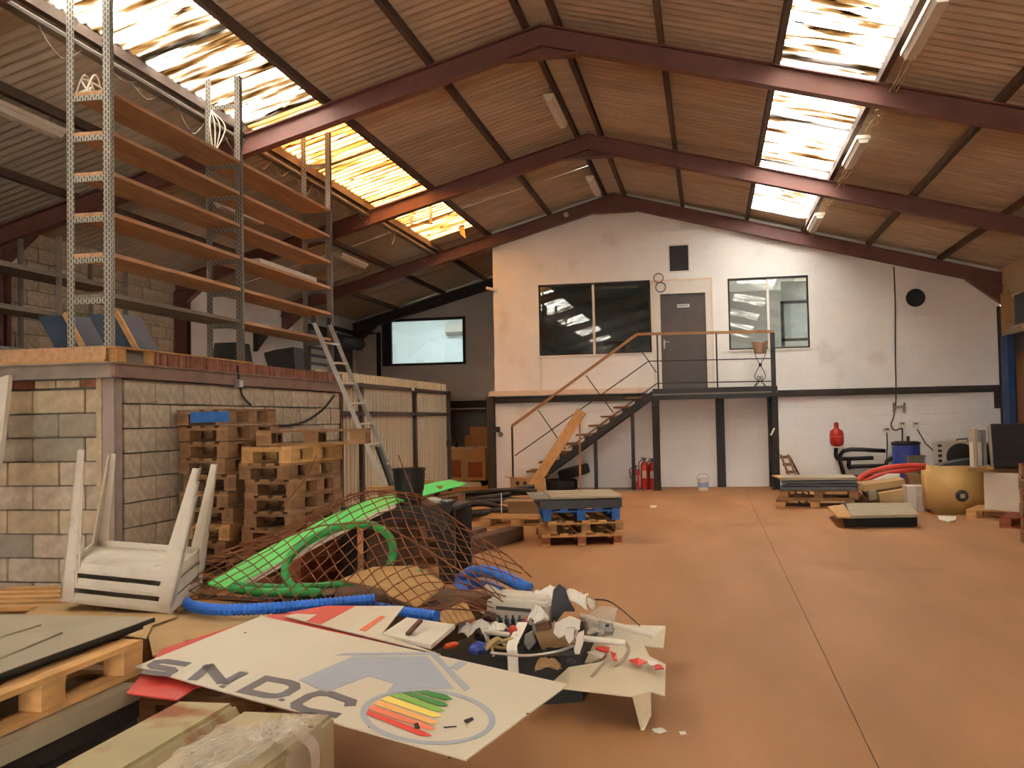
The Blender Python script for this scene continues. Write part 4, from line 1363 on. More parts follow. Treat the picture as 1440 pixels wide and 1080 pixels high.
# ---- central stack on the open floor
c0, c1 = V((-1.985, 11.70, 0)), V((-1.06, 11.92, 0))
dx = (c1 - c0).normalized()
dy = V((-dx.y, dx.x, 0))
cc = c0 + dx * .475 + dy * .60
rz = math.atan2(dx.y, dx.x) + PI / 2
pallet((1.2, .95, PINE, REDD), (cc.x, cc.y, 0), rz, 'bottom wooden pallet of the stack on the open floor', 'pallets in the central stack')
pallet((1.2, .90, PINE, OLD), (cc.x + .03, cc.y + .04, .146), rz + .03, 'upper bare wooden pallet of the stack on the open floor', 'pallets in the central stack')
cl = cc + V((.01, .02, 0))
pallet((1.2, .92, 'blue_wood', 'blue_wood'), (cl.x, cl.y, .293), rz - .02, 'blue painted pallet on top of the stack on the open floor', 'pallets in the central stack')
Rz = Matrix.Rotation(rz - .02, 3, 'Z')
Rz90 = Matrix.Rotation(rz - PI / 2, 3, 'Z')
for k, (sx, sy, h, ox, oy, mt, lab) in enumerate((
        (.98, 1.25, .10, -.02, .0, 'dark_panel', 'thick dark slab stack directly on the blue pallet'),
        (.60, 1.1, .012, -.30, .12, 'grey_plastic', 'grey sheet sticking out left on the central stack'),
        (.86, 1.18, .022, .06, -.02, 'board_grey', 'tan board on top of the central stack'))):
    zz = .44 + (0, .102, .114)[k]
    solo('stacked_board', MB().box(V((cl.x, cl.y, zz + h / 2)) + Rz90 @ V((ox, oy, 0)), (sx, sy, h), Rz90), MT[mt], lab, 'board', group='boards on the central stack')
solo('paper_scrap', MB().box(V((cl.x, cl.y, .557)) + Rz90 @ V((-.46, .30, 0)), (.10, .06, .004), Rz90), MT['paper'], 'white paper scrap on the grey sheet of the central stack', 'paper')
# pallet and board left of it
pl0 = G(694, 744)
pallet((1.0, .8, PINE, PINE), (-2.68, 14.0, 0), .02, 'low new pallet on the floor left of the central stack', None)
solo('low_board', MB().bb(-2.98, -2.18, 14.15, 14.65, .30, .33).bb(-2.9, -2.25, 14.2, 14.6, .146, .30), MT['card_dark'], 'brown board stack on the low new pallet', 'board')
solo('white_rod', MB().tube([(-2.98, 14.12, .146), (-2.98, 14.12, .46)], .008, 6), MT['white_plain'], 'thin white upright strip at the brown board stack', 'strip')
solo('split_log', MB().slab([(-2.62, 14.75, 0), (-2.40, 14.75, 0), (-2.46, 14.75, .62), (-2.55, 14.75, .55)], (0, .15, 0)), MT['new_wood'], 'tilted wooden wedge behind the brown board stack', 'wedge')

# ---- dark timbers on the floor
def beam_floor(pa, pb, w, h, label, mat='dark_timber'):
    a, b = V((pa[0], pa[1], 0)), V((pb[0], pb[1], 0))
    a.z = b.z = h / 2
    solo('timber_beam', MB().bar(a, b, w, h), MT[mat], label, 'timber', bevel=.006)
beam_floor((-2.80, 10.65), (-2.42, 12.35), .20, .17, 'long dark timber beam on the floor, nearer of two')
beam_floor((-3.22, 11.25), (-3.02, 12.9), .20, .10, 'dark timber beam on the floor behind the nearer one')

# ---- heap of black hoses
mb_n = 0
rh = random.Random(5)
for k in range(13):
    a = rh.uniform(-.3, .5)
    cx_, cy_ = -3.35 + rh.uniform(-.35, .35), 15.3 + rh.uniform(-.6, .6)
    Lh = rh.uniform(.5, .95)
    dx_, dy_ = math.cos(a) * Lh, math.sin(a) * Lh
    z = .05 + k * .026
    pts = [(cx_ - dx_, cy_ - dy_, max(.04, z - .08)), (cx_ - dx_ * .3, cy_ - dy_ * .3 + rh.uniform(-.15, .15), z), (cx_ + dx_ * .3, cy_ + dy_ * .3 + rh.uniform(-.15, .15), z + .03), (cx_ + dx_, cy_ + dy_, max(.05, z + rh.uniform(-.06, .1)))]
    solo('black_hose', MB().tube(spline(pts, 6), .042, 8), MT['black_hose'], 'length of black hose in the heap left of the central stack', 'hose', group='black hoses heaped on the floor', smooth=True)
solo('grey_roll', MB().tube([(-4.05, 14.6, .06), (-3.55, 14.75, .06)], .055, 10), MT['grey_plastic'], 'pale grey tube end beside the black hoses', 'tube')

# ---- boxes and racks beyond the gate opening
def carton(nm, c, s, label, mat='card', tape=True):
    x, y, z = c
    t = thing(nm, label, 'carton', c)
    MB().bb(x - s[0] / 2, x + s[0] / 2, y - s[1] / 2, y + s[1] / 2, z, z + s[2]).build('box', MT[mat], t)
    if tape:
        MB().bb(x - .025, x + .025, y - s[1] / 2 - .004, y - s[1] / 2, z, z + s[2]).build('tape', MT['board_grey'], t)
    return t
t = carton('stacked_carton', (-5.62, 22.9, .12), (1.0, .7, .75), 'large printed carton with a red patch inside the gate opening')
MB().bb(-6.05, -5.70, 22.54, 22.55, .2, .60).build('print_patch', MT['pine_red'], t)
MB().bb(-5.54, -5.2, 22.54, 22.55, .2, .55).build('print_patch', MT['pine_red'], t)
solo('white_film', MB().loft([[(-6.1 + .1 * i, 22.5 + .1 * j, .875 + .03 * math.sin(5 * i + 3 * j)) for i in range(11)] for j in range(6)], thick=(0, 0, .004)), MT['paper'], 'crumpled white film on top of the large carton', 'film')
carton('stacked_carton', (-5.2, 23.6, 0), (.9, .6, 1.35), 'tall plain carton standing behind the printed one', 'card_dark')
carton('stacked_carton', (-5.6, 24.26, 0), (.7, .6, 1.15), 'brown carton at the back of the gate opening', 'card_dark')
solo('white_sack', MB().slab([(-6.0, 22.2, 0), (-5.2, 22.2, 0), (-5.25, 22.2, .09), (-5.7, 22.2, .11), (-5.98, 22.2, .07)], (0, .35, 0)), MT['paper'], 'flat white sack on the floor before the large carton', 'sack')
solo('low_crate', MB().bb(-6.07, -5.17, 22.6, 23.2, 0, .118), MT['board_edge'], 'dark low crate under the large printed carton', 'crate')
t = thing('store_rack', 'dark shelf rack inside the gate opening', 'shelving', (-6.6, 24.3, 0))
for x in (-7.0, -6.3):
    for y in (24.0, 24.5):
        MB().bb(x - .03, x + .03, y - .03, y + .03, 0, 1.0).build('upright', MT['gate_frame'], t)
for z in (.12, .38, .64, .98):
    MB().bb(-7.05, -6.25, 23.95, 24.55, z, z + .03).build('shelf', MT['plank_grey'], t)
for k, (x, w, h, mt) in enumerate(((-6.85, .3, .25, 'blue_panel'), (-6.5, .25, .18, 'board_edge'), (-6.0, .4, .3, 'blue_panel'), (-5.9, .5, .22, 'red_panel'))):
    base = 1.01 if k < 2 else (1.15 if k == 3 else 0)
    if k == 2:
        solo('blue_tub', MB().bb(x - w / 2, x + w / 2, 24.9, 25.3, 0, .95), MT['blue_panel'], 'dark blue cabinet behind the cartons in the opening', 'cabinet')
    elif k == 3:
        solo('red_carton', MB().bb(-5.85, -5.4, 24.0, 24.4, 1.152, 1.36), MT['pine_red'], 'reddish box on the brown carton in the opening', 'box')
    else:
        solo('rack_box', MB().bb(x - w / 2, x + w / 2, 24.05, 24.4, base, base + h), MT[mt], ('slate blue box on the dark store rack', 'black box on the dark store rack')[k], 'box')

# ================================================================== right-hand heap by the wall
def boards(lst, rz, cat='board', group=None):
    R = Matrix.Rotation(rz, 3, 'Z')
    for (c, s, mt, lab) in lst:
        solo('flat_board', MB().box(c, s, R), MT[mt], lab, cat, group=group)
pr = V((1.66, 16.95, 0))
pallet((1.2, .8, OLD, PINE), (pr.x, pr.y, 0), -.12, 'lower wooden pallet under dark boards right of the landing', 'pallets under the dark boards')
pallet((1.2, .8, OLD, OLD), (pr.x + .05, pr.y, .147), -.10, 'upper wooden pallet under dark boards right of the landing', 'pallets under the dark boards')
zz = .295
for k, (h, mt, lab, ox, sx) in enumerate(((.05, 'dark_panel', 'bottom black board on the pallets right of the landing', .05, 1.15), (.035, 'black_plastic', 'second black board on the pallets right of the landing', .10, 1.1), (.035, 'dark_panel', 'third black board on the pallets right of the landing', .04, 1.15), (.04, 'board_grey', 'grey-tan top board on the pallets right of the landing', .03, 1.18))):
    solo('flat_board', MB().box((pr.x + ox, pr.y, zz + h / 2), (sx, .85, h), Matrix.Rotation(-.1 + .02 * k, 3, 'Z')), MT[mt], lab, 'board', group='boards on the right pallets')
    zz += h + .012
solo('slat_strip', MB().bar((1.12, 16.6, zz - .02), (1.05, 17.35, zz - .02), .10, .02), MT['pine'], 'pale slat along the left edge of the dark boards', 'slat')
t = thing('leaning_chair', 'folded wooden slatted chair leaning by the landing post', 'chair', tuple(G(1112, 690, 0)))
qa, qb = AY(1103, 640, 18.0), AY(1117, 675, 17.6)
d = qb - qa
for s in (-.06, .06):
    a = qa + V((s, 0, 0)); b = a + d * ((a.z) / -d.z)
    MB().bar(b, a, .035, .03, (1, 0, 0)).build('side_rail', MT['tread_wood'], t)
for k in range(6):
    p = qa + d * (.08 + k * .3)
    MB().bar(p + V((-.09, 0, 0)), p + V((.09, 0, 0)), .03, .05).build('slat', MT['tread_wood'], t)
a = qa + V((.1, .02, -.05)); b = AY(1126, 672, 18.1); dd = b - a; b = a + dd * (a.z / -dd.z)
MB().bar(b, a, .03, .03, (1, 0, 0)).build('back_leg', MT['frame_dark'], t)

# boards on the floor in front
bc = [G(1166, 709, .18), G(1290, 712, .18)]
q = [G(1190, 709, .16), G(1278, 708, .16), G(1292, 725, .16), G(1196, 727, .16)]
solo('floor_board', MB().slab([p + V((0, 0, -.02)) for p in q], (0, 0, .035)), MT['board_grey'], 'wide grey-brown board of the low pile on the right floor', 'board')
q2 = [G(1164, 712, .15), G(1186, 709, .15), G(1198, 727, .15), G(1178, 727, .15)]
solo('floor_board', MB().slab([p + V((0, 0, -.02)) for p in q2], (0, 0, .02)), MT['new_wood'], 'narrow tan board at the left of the low right pile', 'board')
q3 = [G(1182, 712, .06), G(1276, 712, .06), G(1290, 733, .06), G(1188, 735, .06)]
solo('dark_plinth', MB().slab([V((p.x, p.y, 0)) for p in q3], (0, 0, .115)), MT['board_edge'], 'dark slab carrying the low board pile on the right floor', 'slab')

# cardboard heap with red hoses
hx, hy = 2.75, 17.0
for k, (pts, lab) in enumerate((([(1198, 686), (1215, 668), (1245, 658), (1275, 655), (1302, 655)], 'upper red hose arched over the cardboard heap'), ([(1216, 677), (1240, 668), (1270, 662), (1300, 658)], 'lower red hose on the cardboard heap'), ([(1196, 690), (1205, 697), (1210, 700)], 'short red hose end at the foot of the cardboard heap'))):
    solo('red_hose', MB().tube(spline([AY(x, y, 17.0 + .15 * k) for x, y in pts], 6), .042 if k < 2 else .07, 10), MT['red_hose'], lab, 'hose', smooth=True)
for k, (pts, Y, th, mt, lab) in enumerate((
        ([(1214, 682), (1272, 674), (1274, 685), (1216, 692)], 16.5, .5, 'card', 'long cardboard box lying on the right heap'),
        ([(1206, 680), (1216, 681), (1216, 692), (1206, 687)], 16.55, .4, 'new_wood', 'pale carton end at the left of the heap'),
        ([(1236, 694), (1272, 688), (1274, 722), (1240, 722)], 16.3, .5, 'card', 'flattened carton leaning at the front of the heap'),
        ([(1216, 692), (1268, 684), (1270, 692), (1220, 700)], 16.45, .4, 'dark_timber', 'dark flattened box beneath the long cardboard box'),
        ([(1225, 678), (1250, 668), (1266, 668), (1262, 675), (1230, 681)], 16.9, .1, 'paper', 'white printed sheet under the red hoses'),
        ([(1276, 668), (1302, 669), (1302, 684), (1280, 683)], 16.9, .3, 'card_dark', 'crumpled brown cardboard near the yellow tank'),
        ([(1222, 691), (1232, 690), (1234, 702), (1224, 704)], 16.35, .3, 'board_grey', 'grey roll end sticking out of the heap'))):
    P3 = [AY(x, y, Y) for x, y in pts]
    lo_ = min(p.z for p in P3)
    solo('heap_piece', MB().slab(P3, (0, th, .02)), MT[mt], lab, 'cardboard')
solo('heap_core', MB().slab([(2.25, 16.85, 0), (3.35, 16.85, 0), (3.2, 16.85, .30), (2.5, 16.85, .28)], (0, .9, 0)), MT['card_dark'], 'bulk of crushed brown cartons inside the right heap', 'carton')
p0, p1 = AY(1276, 684, 16.0), AY(1303, 720, 16.0)
t = thing('white_carton', 'white cardboard box with open dark corner beside the yellow tank', 'carton', (p0.x, 16.0, 0))
MB().bb(p0.x, p0.x + .12, 16.0, 16.4, 0, p0.z).build('side', MT['plastic_white'], t)
MB().bb(p0.x + .12, p1.x, 16.02, 16.4, .22, p0.z).build('body', M('carton_pinkish', 'b8a494', rough=.8), t)
MB().bb(p0.x + .12, p0.x + .24, 16.02, 16.4, 0, .22).build('foot', M('carton_pink2', 'b59c90', rough=.8), t)
MB().bb(p0.x + .24, p1.x, 16.1, 16.4, 0, .22).build('dark_corner', MT['board_edge'], t)

# ---- yellowed tank with a black screw cap
ta = AY(1306, 655, 15.5); tb = AY(1380, 720, 15.5)
t = thing('plastic_tank', 'yellowed plastic tank with rounded edges and a black screw cap', 'tank', (ta.x, 15.5, 0))
MB().bb(ta.x, ta.x + .82, 15.5, 16.15, 0.0, .70).build('body', MT['tank'], t, bevel=.075, smooth=True)
pc = AY(1352, 697, 15.5)
MB().lathe((pc.x, 15.5, pc.z), [(.085, 0), (.085, .05), (.065, .07)], 20, (0, -1, 0)).build('screw_cap', MT['black_plastic'], t)
MB().box((pc.x, 15.42, pc.z), (.06, .02, .06)).build('cap_grip', MT['board_grey'], t)
solo('dark_cloth', MB().slab([AY(1318, 656, 15.7), AY(1372, 656, 15.7), AY(1372, 645, 15.7), AY(1350, 648, 15.7), AY(1330, 652, 15.7)], (0, .4, 0)), MT['black_plastic'], 'black cloth bundle lying on the yellow tank', 'cloth')
solo('white_rag', MB().slab([G(1319, 727, 0), G(1345, 728, 0), G(1344, 733, 0), G(1335, 735, 0), G(1321, 732, 0)], (0, 0, .02)), MT['paper'], 'white paper scrap on the floor before the yellow tank', 'paper')

# ---- pallet with cabinet, boards and black panels at the right edge
pallet((1.2, .8, PINE, PINE), (4.16, 14.90, .0), -.45, 'pale pallet board under the cabinet at the right edge', 'pallets at the right edge')
pallet((1.2, .8, 'pine_red', 'pine_red'), (4.32, 13.88, .0), -.45, 'reddish pallet in front of the cabinet at the right edge', 'pallets at the right edge')
t = thing('white_cabinet', 'cream cabinet with a dark open side on the right pallets', 'cabinet', (3.75, 14.6, .147))
ca0, ca1 = AY(1379, 680, 14.5), AY(1416, 737, 14.2)
MB().slab([(3.68, 14.75, .148), (4.02, 14.25, .148), (4.02, 14.25, .66), (3.68, 14.75, .66)], (.5, .35, 0)).build('body', MT['ac_white'], t)
MB().slab([(4.03, 14.235, .17), (4.46, 14.53, .17), (4.46, 14.53, .64), (4.03, 14.235, .64)], (.008, -.012, 0)).build('open_side', MT['frame_dark'], t)
MB().slab([(4.12, 14.28, .2), (4.2, 14.335, .2), (4.2, 14.335, .62), (4.12, 14.28, .62)], (.012, -.02, 0)).build('inner_panel', MT['grey_plastic'], t)
solo('shelf_plank', MB().box((4.1, 14.75, .69), (1.1, .55, .04), Matrix.Rotation(-.5, 3, 'Z')), MT['card_dark'], 'brown board on top of the cream cabinet', 'board')
for (x, y0, y1, mt, lab, th) in ((1372, 602, 672, 'board_grey', 'tall narrow tan board standing on the right pile', .03), (1384, 605, 672, 'grey_post', 'grey upright board standing next to the tan one', .04), (1378, 622, 672, 'ac_white', 'white panel standing between the upright boards', .14)):
    a, b = AY(x, y0, 14.9), AY(x, y1, 14.9)
    solo('upright_board', MB().bb(a.x - th / 2, a.x + th / 2, 14.85 + th, 15.2, .711, a.z), MT[mt], lab, 'board')
solo('round_drum', MB().lathe((4.02, 15.35, .88), [(.18, 0), (.18, .2)], 20, (0, 1, 0)), MT['frame_dark'], 'dark round drum standing behind the upright boards', 'drum')
t = thing('black_glass_slab', 'large black glossy panel leaning at the right edge', 'panel', tuple(AY(1393, 672, 14.6)))
pz = [AY(1393, 597, 14.75), AY(1470, 596, 14.75), AY(1470, 650, 14.5), AY(1397, 650, 14.5)]
MB().slab(pz, (.01, .06, .01)).build('panel', MT['black_plastic'], t)
MB().slab([AY(1397, 648, 14.5), AY(1470, 648, 14.5), AY(1470, 655, 14.5), AY(1398, 655, 14.5)], (0, .06, 0)).build('lower_edge', MT['frame_dark'], t)
MB().slab([AY(1389, 600, 14.8), AY(1393, 597, 14.75), AY(1398, 655, 14.5), AY(1395, 658, 14.55)], (0, .05, 0)).build('side_edge', MT['grey_post'], t)
t = thing('black_case', 'flat black case with a yellow end under the leaning panel', 'case', tuple(AY(1398, 671, 14.5)))
a, b = AY(1398, 657, 14.45), AY(1398, 671, 14.45)
MB().bb(a.x, a.x + 1.0, 14.45, 14.9, .712, a.z).build('case', MT['black_plastic'], t)
MB().bb(a.x - .09, a.x, 14.46, 14.9, .712, a.z).build('end_block', MT['new_wood'], t)
for k in range(6):
    pallet((1.2, .8, REDD if k % 2 else OLD, OLD), (4.06 + .01 * (k % 2), 11.95, k * .15), .05, '%s brown pallet of the stack cut by the right picture edge' % ORD[5 - k], 'pallet stack at the right edge')

# ================================================================== foreground pile
def crumple(c, s, mat, seed, label, cat, nm='crumpled_sheet', rough=.35, sub=3, group=None):
    """irregular folded lump resting around c, half sizes s"""
    bm = bmesh.new()
    bmesh.ops.create_icosphere(bm, subdivisions=sub, radius=1)
    r = random.Random(seed)
    dirs = [V((r.gauss(0, 1), r.gauss(0, 1), r.gauss(0, 1))).normalized() for _ in range(14)]
    amp = [r.uniform(-rough, rough) for _ in dirs]
    vs = []
    for v in bm.verts:
        k = 1 + sum(a * abs(v.co.dot(d)) ** 3 for a, d in zip(amp, dirs)) + r.uniform(-.22, .22) * rough * 2
        p = v.co * k
        vs.append(V((p.x * s[0], p.y * s[1], max(p.z, -.75) * s[2])))
    fs = [tuple(v.index for v in f.verts) for f in bm.faces]
    bm.free()
    c = V(c)
    mb = MB().add([p + c for p in vs], fs)
    return solo(nm, mb, mat, label, cat, group=group)


def folded(c, s, mat, seed, label, cat, nm='crumpled_sheet', n=9):
    """crumpled sheet of paper or plastic lying around c"""
    r = random.Random(seed)
    folds = [(r.uniform(0, 6.28), r.uniform(2.5, 6), r.uniform(0, 6), r.uniform(.15, .4)) for _ in range(5)]
    rows = []
    for j in range(n):
        row = []
        for i in range(n):
            u, w = i / (n - 1) * 2 - 1, j / (n - 1) * 2 - 1
            z = 0
            for a, f, p, m_ in folds:
                t_ = (u * math.cos(a) + w * math.sin(a)) * f + p
                z += m_ * (abs((t_ / PI) % 2 - 1) * 2 - 1)
            k = 1 + r.uniform(-.12, .12)
            d2 = u * u + w * w
            row.append(V(c) + V((u * s[0] * k, w * s[1] * k, s[2] * (z * .8 + .7 * (1 - d2) + r.uniform(-.15, .15)))))
        rows.append(row)
    return solo(nm, MB().loft(rows, thick=(0, .002, .003)), mat, label, cat)


def ribbon(pts, w, mat, label, cat, nm, th=.004, side=None):
    P3 = spline(pts, 5)
    rows = []
    for i, p in enumerate(P3):
        t = P3[min(i + 1, len(P3) - 1)] - P3[max(i - 1, 0)]
        sd = t.cross(V((0, 1, .3))) if side is None else V(side)
        sd.normalize()
        rows.append([p - sd * w / 2, p + sd * w / 2])
    return solo(nm, MB().loft(rows, thick=(0, .004, th)), mat, label, cat)


def hose(pts, r, mat, label, nm='hose', ridged=False, n=10, seg=10):
    P3 = spline(pts, seg)
    if ridged:
        # resample for even ridges
        L = [0]
        for a, b in zip(P3, P3[1:]):
            L.append(L[-1] + (b - a).length)
        N = int(L[-1] / .0065)
        Q, j = [], 0
        for i in range(N + 1):
            s = L[-1] * i / N
            while j < len(L) - 2 and L[j + 1] < s:
                j += 1
            f = (s - L[j]) / max(1e-9, L[j + 1] - L[j])
            Q.append(P3[j].lerp(P3[j + 1], f))
        rr = [r * (1.0 if (i % 4) < 2 else .86) for i in range(len(Q))]
        return solo(nm, MB().tube(Q, rr, n), mat, label, 'hose', smooth=False)
    return solo(nm, MB().tube(P3, r, n), mat, label, 'hose', smooth=True)

# ---- near-left: panels, pallet, boards on top
zz = 0.0
for k in range(6):
    h = .072
    mt = 'board_grey' if k == 5 else ('dark_panel' if k % 2 else 'board_edge')
    solo('building_board', MB().box((-2.93 + .012 * (k % 3), 3.22, zz + h / 2), (1.05, 1.25, h - .006), Matrix.Rotation(-.06 + .01 * k, 3, 'Z')), MT[mt], ('grey-topped black panel directly under the near left pallet' if k == 5 else '%s black panel of the pile under the near left pallet' % ORD[5 - k]), 'panel', group='black panels under the near pallet')
    zz += h
pallet((1.2, .8, 'pine', 'pine'), (-2.85, 3.38, .434), PI / 2, 'pale wooden pallet under grey boards at the near left edge', None)
zz = .580
cor = G(218, 869, .62)
for k, (x0, x1, y0, y1, h, mt, lab) in enumerate((
        (-3.6, cor.x - .03, 2.2, cor.y - .05, .022, 'board_edge', 'lower black board on the near left pallet'),
        (-3.6, cor.x, 2.2, cor.y, .022, 'board_edge', 'black-edged board with a grey face on the near left pallet'))):
    t = thing('grey_board', lab, 'board', ((x0 + x1) / 2, (y0 + y1) / 2, zz), group='boards on the near left pallet')
    MB().bb(x0, x1, y0, y1, zz, zz + h - .003).build('core', MT['board_edge'], t)
    if k:
        MB().bb(x0, x1 - .003, y0, y1 - .003, zz + h - .003, zz + h).build('face', MT['board_grey'], t)
    zz += h
q = [G(0, 928, zz), G(88, 891, zz), G(58, 884, zz), G(0, 905, zz)]
solo('thin_strip', MB().slab([q[0] + V((-.3, -.6, 0)), q[0], q[1], q[1] + V((-.09, 0, 0)), q[0] + V((-.5, -.5, 0))], (0, 0, .008)), MT['board_grey'], 'upper thin grey strip on the near left boards', 'strip')
q = [G(0, 898, zz), G(58, 880, zz)]
solo('thin_strip', MB().slab([q[0] + V((-.3, -.3, .0)), q[0], q[1], q[1] + V((-.12, 0, 0)), q[0] + V((-.4, -.2, 0))], (0, 0, .008)), MT['board_grey'], 'lower thin grey strip at the left picture edge', 'strip')

# ---- two beige metal housings
t = thing('metal_housing', 'rust-stained beige metal housing lying under the sign', 'housing', (-1.97, 2.9, 0))
MB().bb(-2.10, -1.86, 2.0, 3.66, 0, .415).build('body', MT['beige_metal'], t, bevel=.012)
MB().slab([(-1.86, 3.66, .40), (-1.86, 2.0, .40), (-1.80, 2.0, .30), (-1.80, 3.66, .30)], (.006, 0, .0)).build('folded_flange', MT['beige_metal'], t)
t = thing('metal_housing', 'plain beige metal housing draped with plastic film, nearest the viewer', 'housing', (-1.55, 2.8, 0))
MB().bb(-1.72, -1.36, 2.1, 3.45, 0, .45).build('body', MT['beige_plain'], t, bevel=.014)
for px, py in ((270, 1060), (437, 1022)):
    p = G(px, py, .451)
    MB().lathe((p.x, p.y, .449), [(.010, 0), (.010, .004)], 10).build('screw_hole', MT['board_edge'], t)
# film over it
rf = random.Random(8)
def drape(x0, x1, y0, y1, seed, label, n=22):
    r = random.Random(seed)
    ph = [(r.uniform(4, 16), r.uniform(4, 16), r.uniform(0, 6), r.uniform(.004, .010)) for _ in range(7)]
    rows = []
    for j in range(n):
        row = []
        for i in range(n):
            u, w = i / (n - 1), j / (n - 1)
            e = .10 * math.sin(7 * w + seed) + .06 * math.sin(13 * w)
            e2 = .10 * math.sin(6 * u + 2 * seed) + .05 * math.sin(15 * u)
            x = x0 + (x1 - x0) * (u + e * (u - .5))
            y = y0 + (y1 - y0) * (w + e2 * (w - .5))
            z = .453 + sum(abs(a_ * math.sin(p_ * (u * 1.3 + .4 * w) * 2 + q_ * w + f_)) for p_, q_, f_, a_ in ph)
            if x > -1.36:
                z -= (x + 1.36) * 3.0
                x = -1.36 + (x + 1.36) * .12 + .004
            row.append((x, y, z))
        rows.append(row)
    solo('plastic_film', MB().loft(rows), MT['film'], label, 'film')
drape(-1.66, -1.40, 2.35, 3.22, 2, 'crinkled clear plastic film on the nearest beige housing')
drape(-1.50, -1.24, 3.02, 3.30, 5, 'clump of clear film folded over the end of the near housing')
ribbon([G(415, 1022, .47), G(425, 1035, .46), V((-1.335, 3.2, .40)), V((-1.33, 3.17, .28)), V((-1.325, 3.12, .1))], .06, MT['film'], 'strip of plastic film hanging over the end of the near housing', 'film', 'film_strip', side=(.1, 1, 0))

# ---- the sign
def SG(x, y, dz=0.0):
    a, b, h, x0, y0 = -.04, .14, .452 + dz, -1.6, 3.9
    d = ray(x, y)
    t = (h - a * x0 - b * y0 - EYE.z) / (d.z - a * d.x - b * d.y)
    return EYE + d * t
nrm = V((.04, -.14, 1)).normalized()
sg = thing('sign_board', 'large white sign board lettered S.N.D.C with a house logo', 'sign', tuple(SG(480, 970)))
A_, B_, C_, D_ = SG(368, 866), SG(799, 962), SG(640, 1079), SG(190, 937)
C_ = D_ + (B_ - A_)
MB().slab([A_, B_, C_, D_], -nrm * .006).build('board', MT['sign'], sg)
def zp(x, y):
    return (180 + x / 2.25, 840 + y / 2.25)
def art(pts, mat, nm, lift=.0012, zoomed=True):
    P3 = [SG(*(zp(*p) if zoomed else p)) + nrm * lift for p in pts]
    MB().slab(P3, nrm * .0006).build(nm, mat, sg)
def stroke(pts, w, mat, nm, closed=False, lift=.0012, sub=0):
    P3 = [SG(*zp(*p)) + nrm * lift for p in pts]
    if sub:
        P3 = spline(P3, sub) if not closed else P3
    m = len(P3)
    rows = []
    for i in range(m + (1 if closed else 0)):
        p = P3[i % m]
        a = P3[(i - 1) % m] if (closed or i > 0) else p
        b = P3[(i + 1) % m] if (closed or i < m - 1) else p
        d1 = (p - a).normalized() if (p - a).length > 1e-6 else (b - p).normalized()
        d2 = (b - p).normalized() if (b - p).length > 1e-6 else d1
        n1, n2 = nrm.cross(d1), nrm.cross(d2)
        n = (n1 + n2).normalized()
        k = min(1.6, 1 / max(.35, n.dot(n1)))
        rows.append([p - n * w / 2 * k, p + n * w / 2 * k])
    MB().loft(rows, thick=nrm * .0006).build(nm, mat, sg)
LM = MT['letter']
stroke([(192, 214), (120, 203), (92, 205), (78, 214), (84, 220), (134, 228), (140, 234), (126, 242), (104, 243), (44, 235)], .046, LM, 'letter')
stroke([(203, 263), (262, 214)], .046, LM, 'letter'); stroke([(252, 214), (300, 272)], .046, LM, 'letter_stroke'); stroke([(298, 275), (368, 238)], .046, LM, 'letter_stroke')
stroke([(366, 297), (438, 257), (505, 269), (526, 277), (528, 288), (498, 307), (470, 313), (440, 312)], .046, LM, 'letter', closed=True)
stroke([(702, 345), (706, 330), (640, 306), (605, 304), (575, 312), (533, 336), (534, 346), (560, 358), (668, 376)], .046, LM, 'letter')
for x, y in ((128, 249), (300, 284), (487, 326)):
    art([(x - 14, y - 1), (x, y - 6), (x + 12, y - 1), (x, y + 5)], LM, 'full_stop')
GB = MT['logo_grey']
art([(540, 262), (712, 188), (948, 188), (1032, 290), (905, 288), (815, 306), (842, 274), (762, 250), (626, 302)], GB, 'house_shape')
art([(655, 184), (690, 177), (970, 174), (1084, 288), (1066, 297), (958, 183)], GB, 'roof_line')
art([(1018, 222), (1050, 201), (1076, 208), (1042, 232)], GB, 'chimney_mark')
ring = []
for k in range(48):
    a = 2 * PI * k / 48
    ring.append((949 + 204 * math.cos(a) + 6 * math.sin(a), 379 + 83 * math.sin(a) + 10 * math.cos(a)))
stroke(ring, .024, GB, 'ring', closed=True, lift=.0022)
for pts, mt in (
        ([(905, 300), (945, 297), (1010, 312), (1028, 325), (1000, 328)], 'sign_g1'),
        ([(868, 304), (893, 301), (1000, 334), (1014, 344), (985, 346)], 'sign_g1'),
        ([(830, 313), (860, 306), (988, 351), (1003, 362), (974, 363)], 'sign_g2'),
        ([(800, 326), (824, 315), (980, 369), (995, 379), (965, 381)], 'sign_y'),
        ([(776, 340), (795, 328), (965, 389), (984, 401), (955, 402)], 'sign_o'),
        ([(762, 356), (772, 343), (955, 408), (974, 420), (945, 421)], 'sign_r1'),
        ([(754, 372), (758, 359), (938, 427), (962, 441), (925, 441)], 'sign_r2')):
    art(pts, MT[mt], 'arrow_stripe', lift=.003)
art([(905, 403), (918, 400), (925, 418), (908, 420)], MT['board_edge'], 'stain', lift=.004)
art([(1062, 392), (1090, 382), (1094, 390), (1070, 402)], MT['board_edge'], 'stain', lift=.004)
art([(998, 413), (1040, 410), (1040, 413), (1000, 417)], MT['board_edge'], 'stain', lift=.004)
for px, py in ((632, 1066), (520, 1023), (742, 1004), (345, 890)):
    p = SG(px, py) + nrm * .001
    MB().lathe(p, [(.006, 0), (.006, .001)], 8, nrm).build('screw_hole', MT['board_edge'], sg)

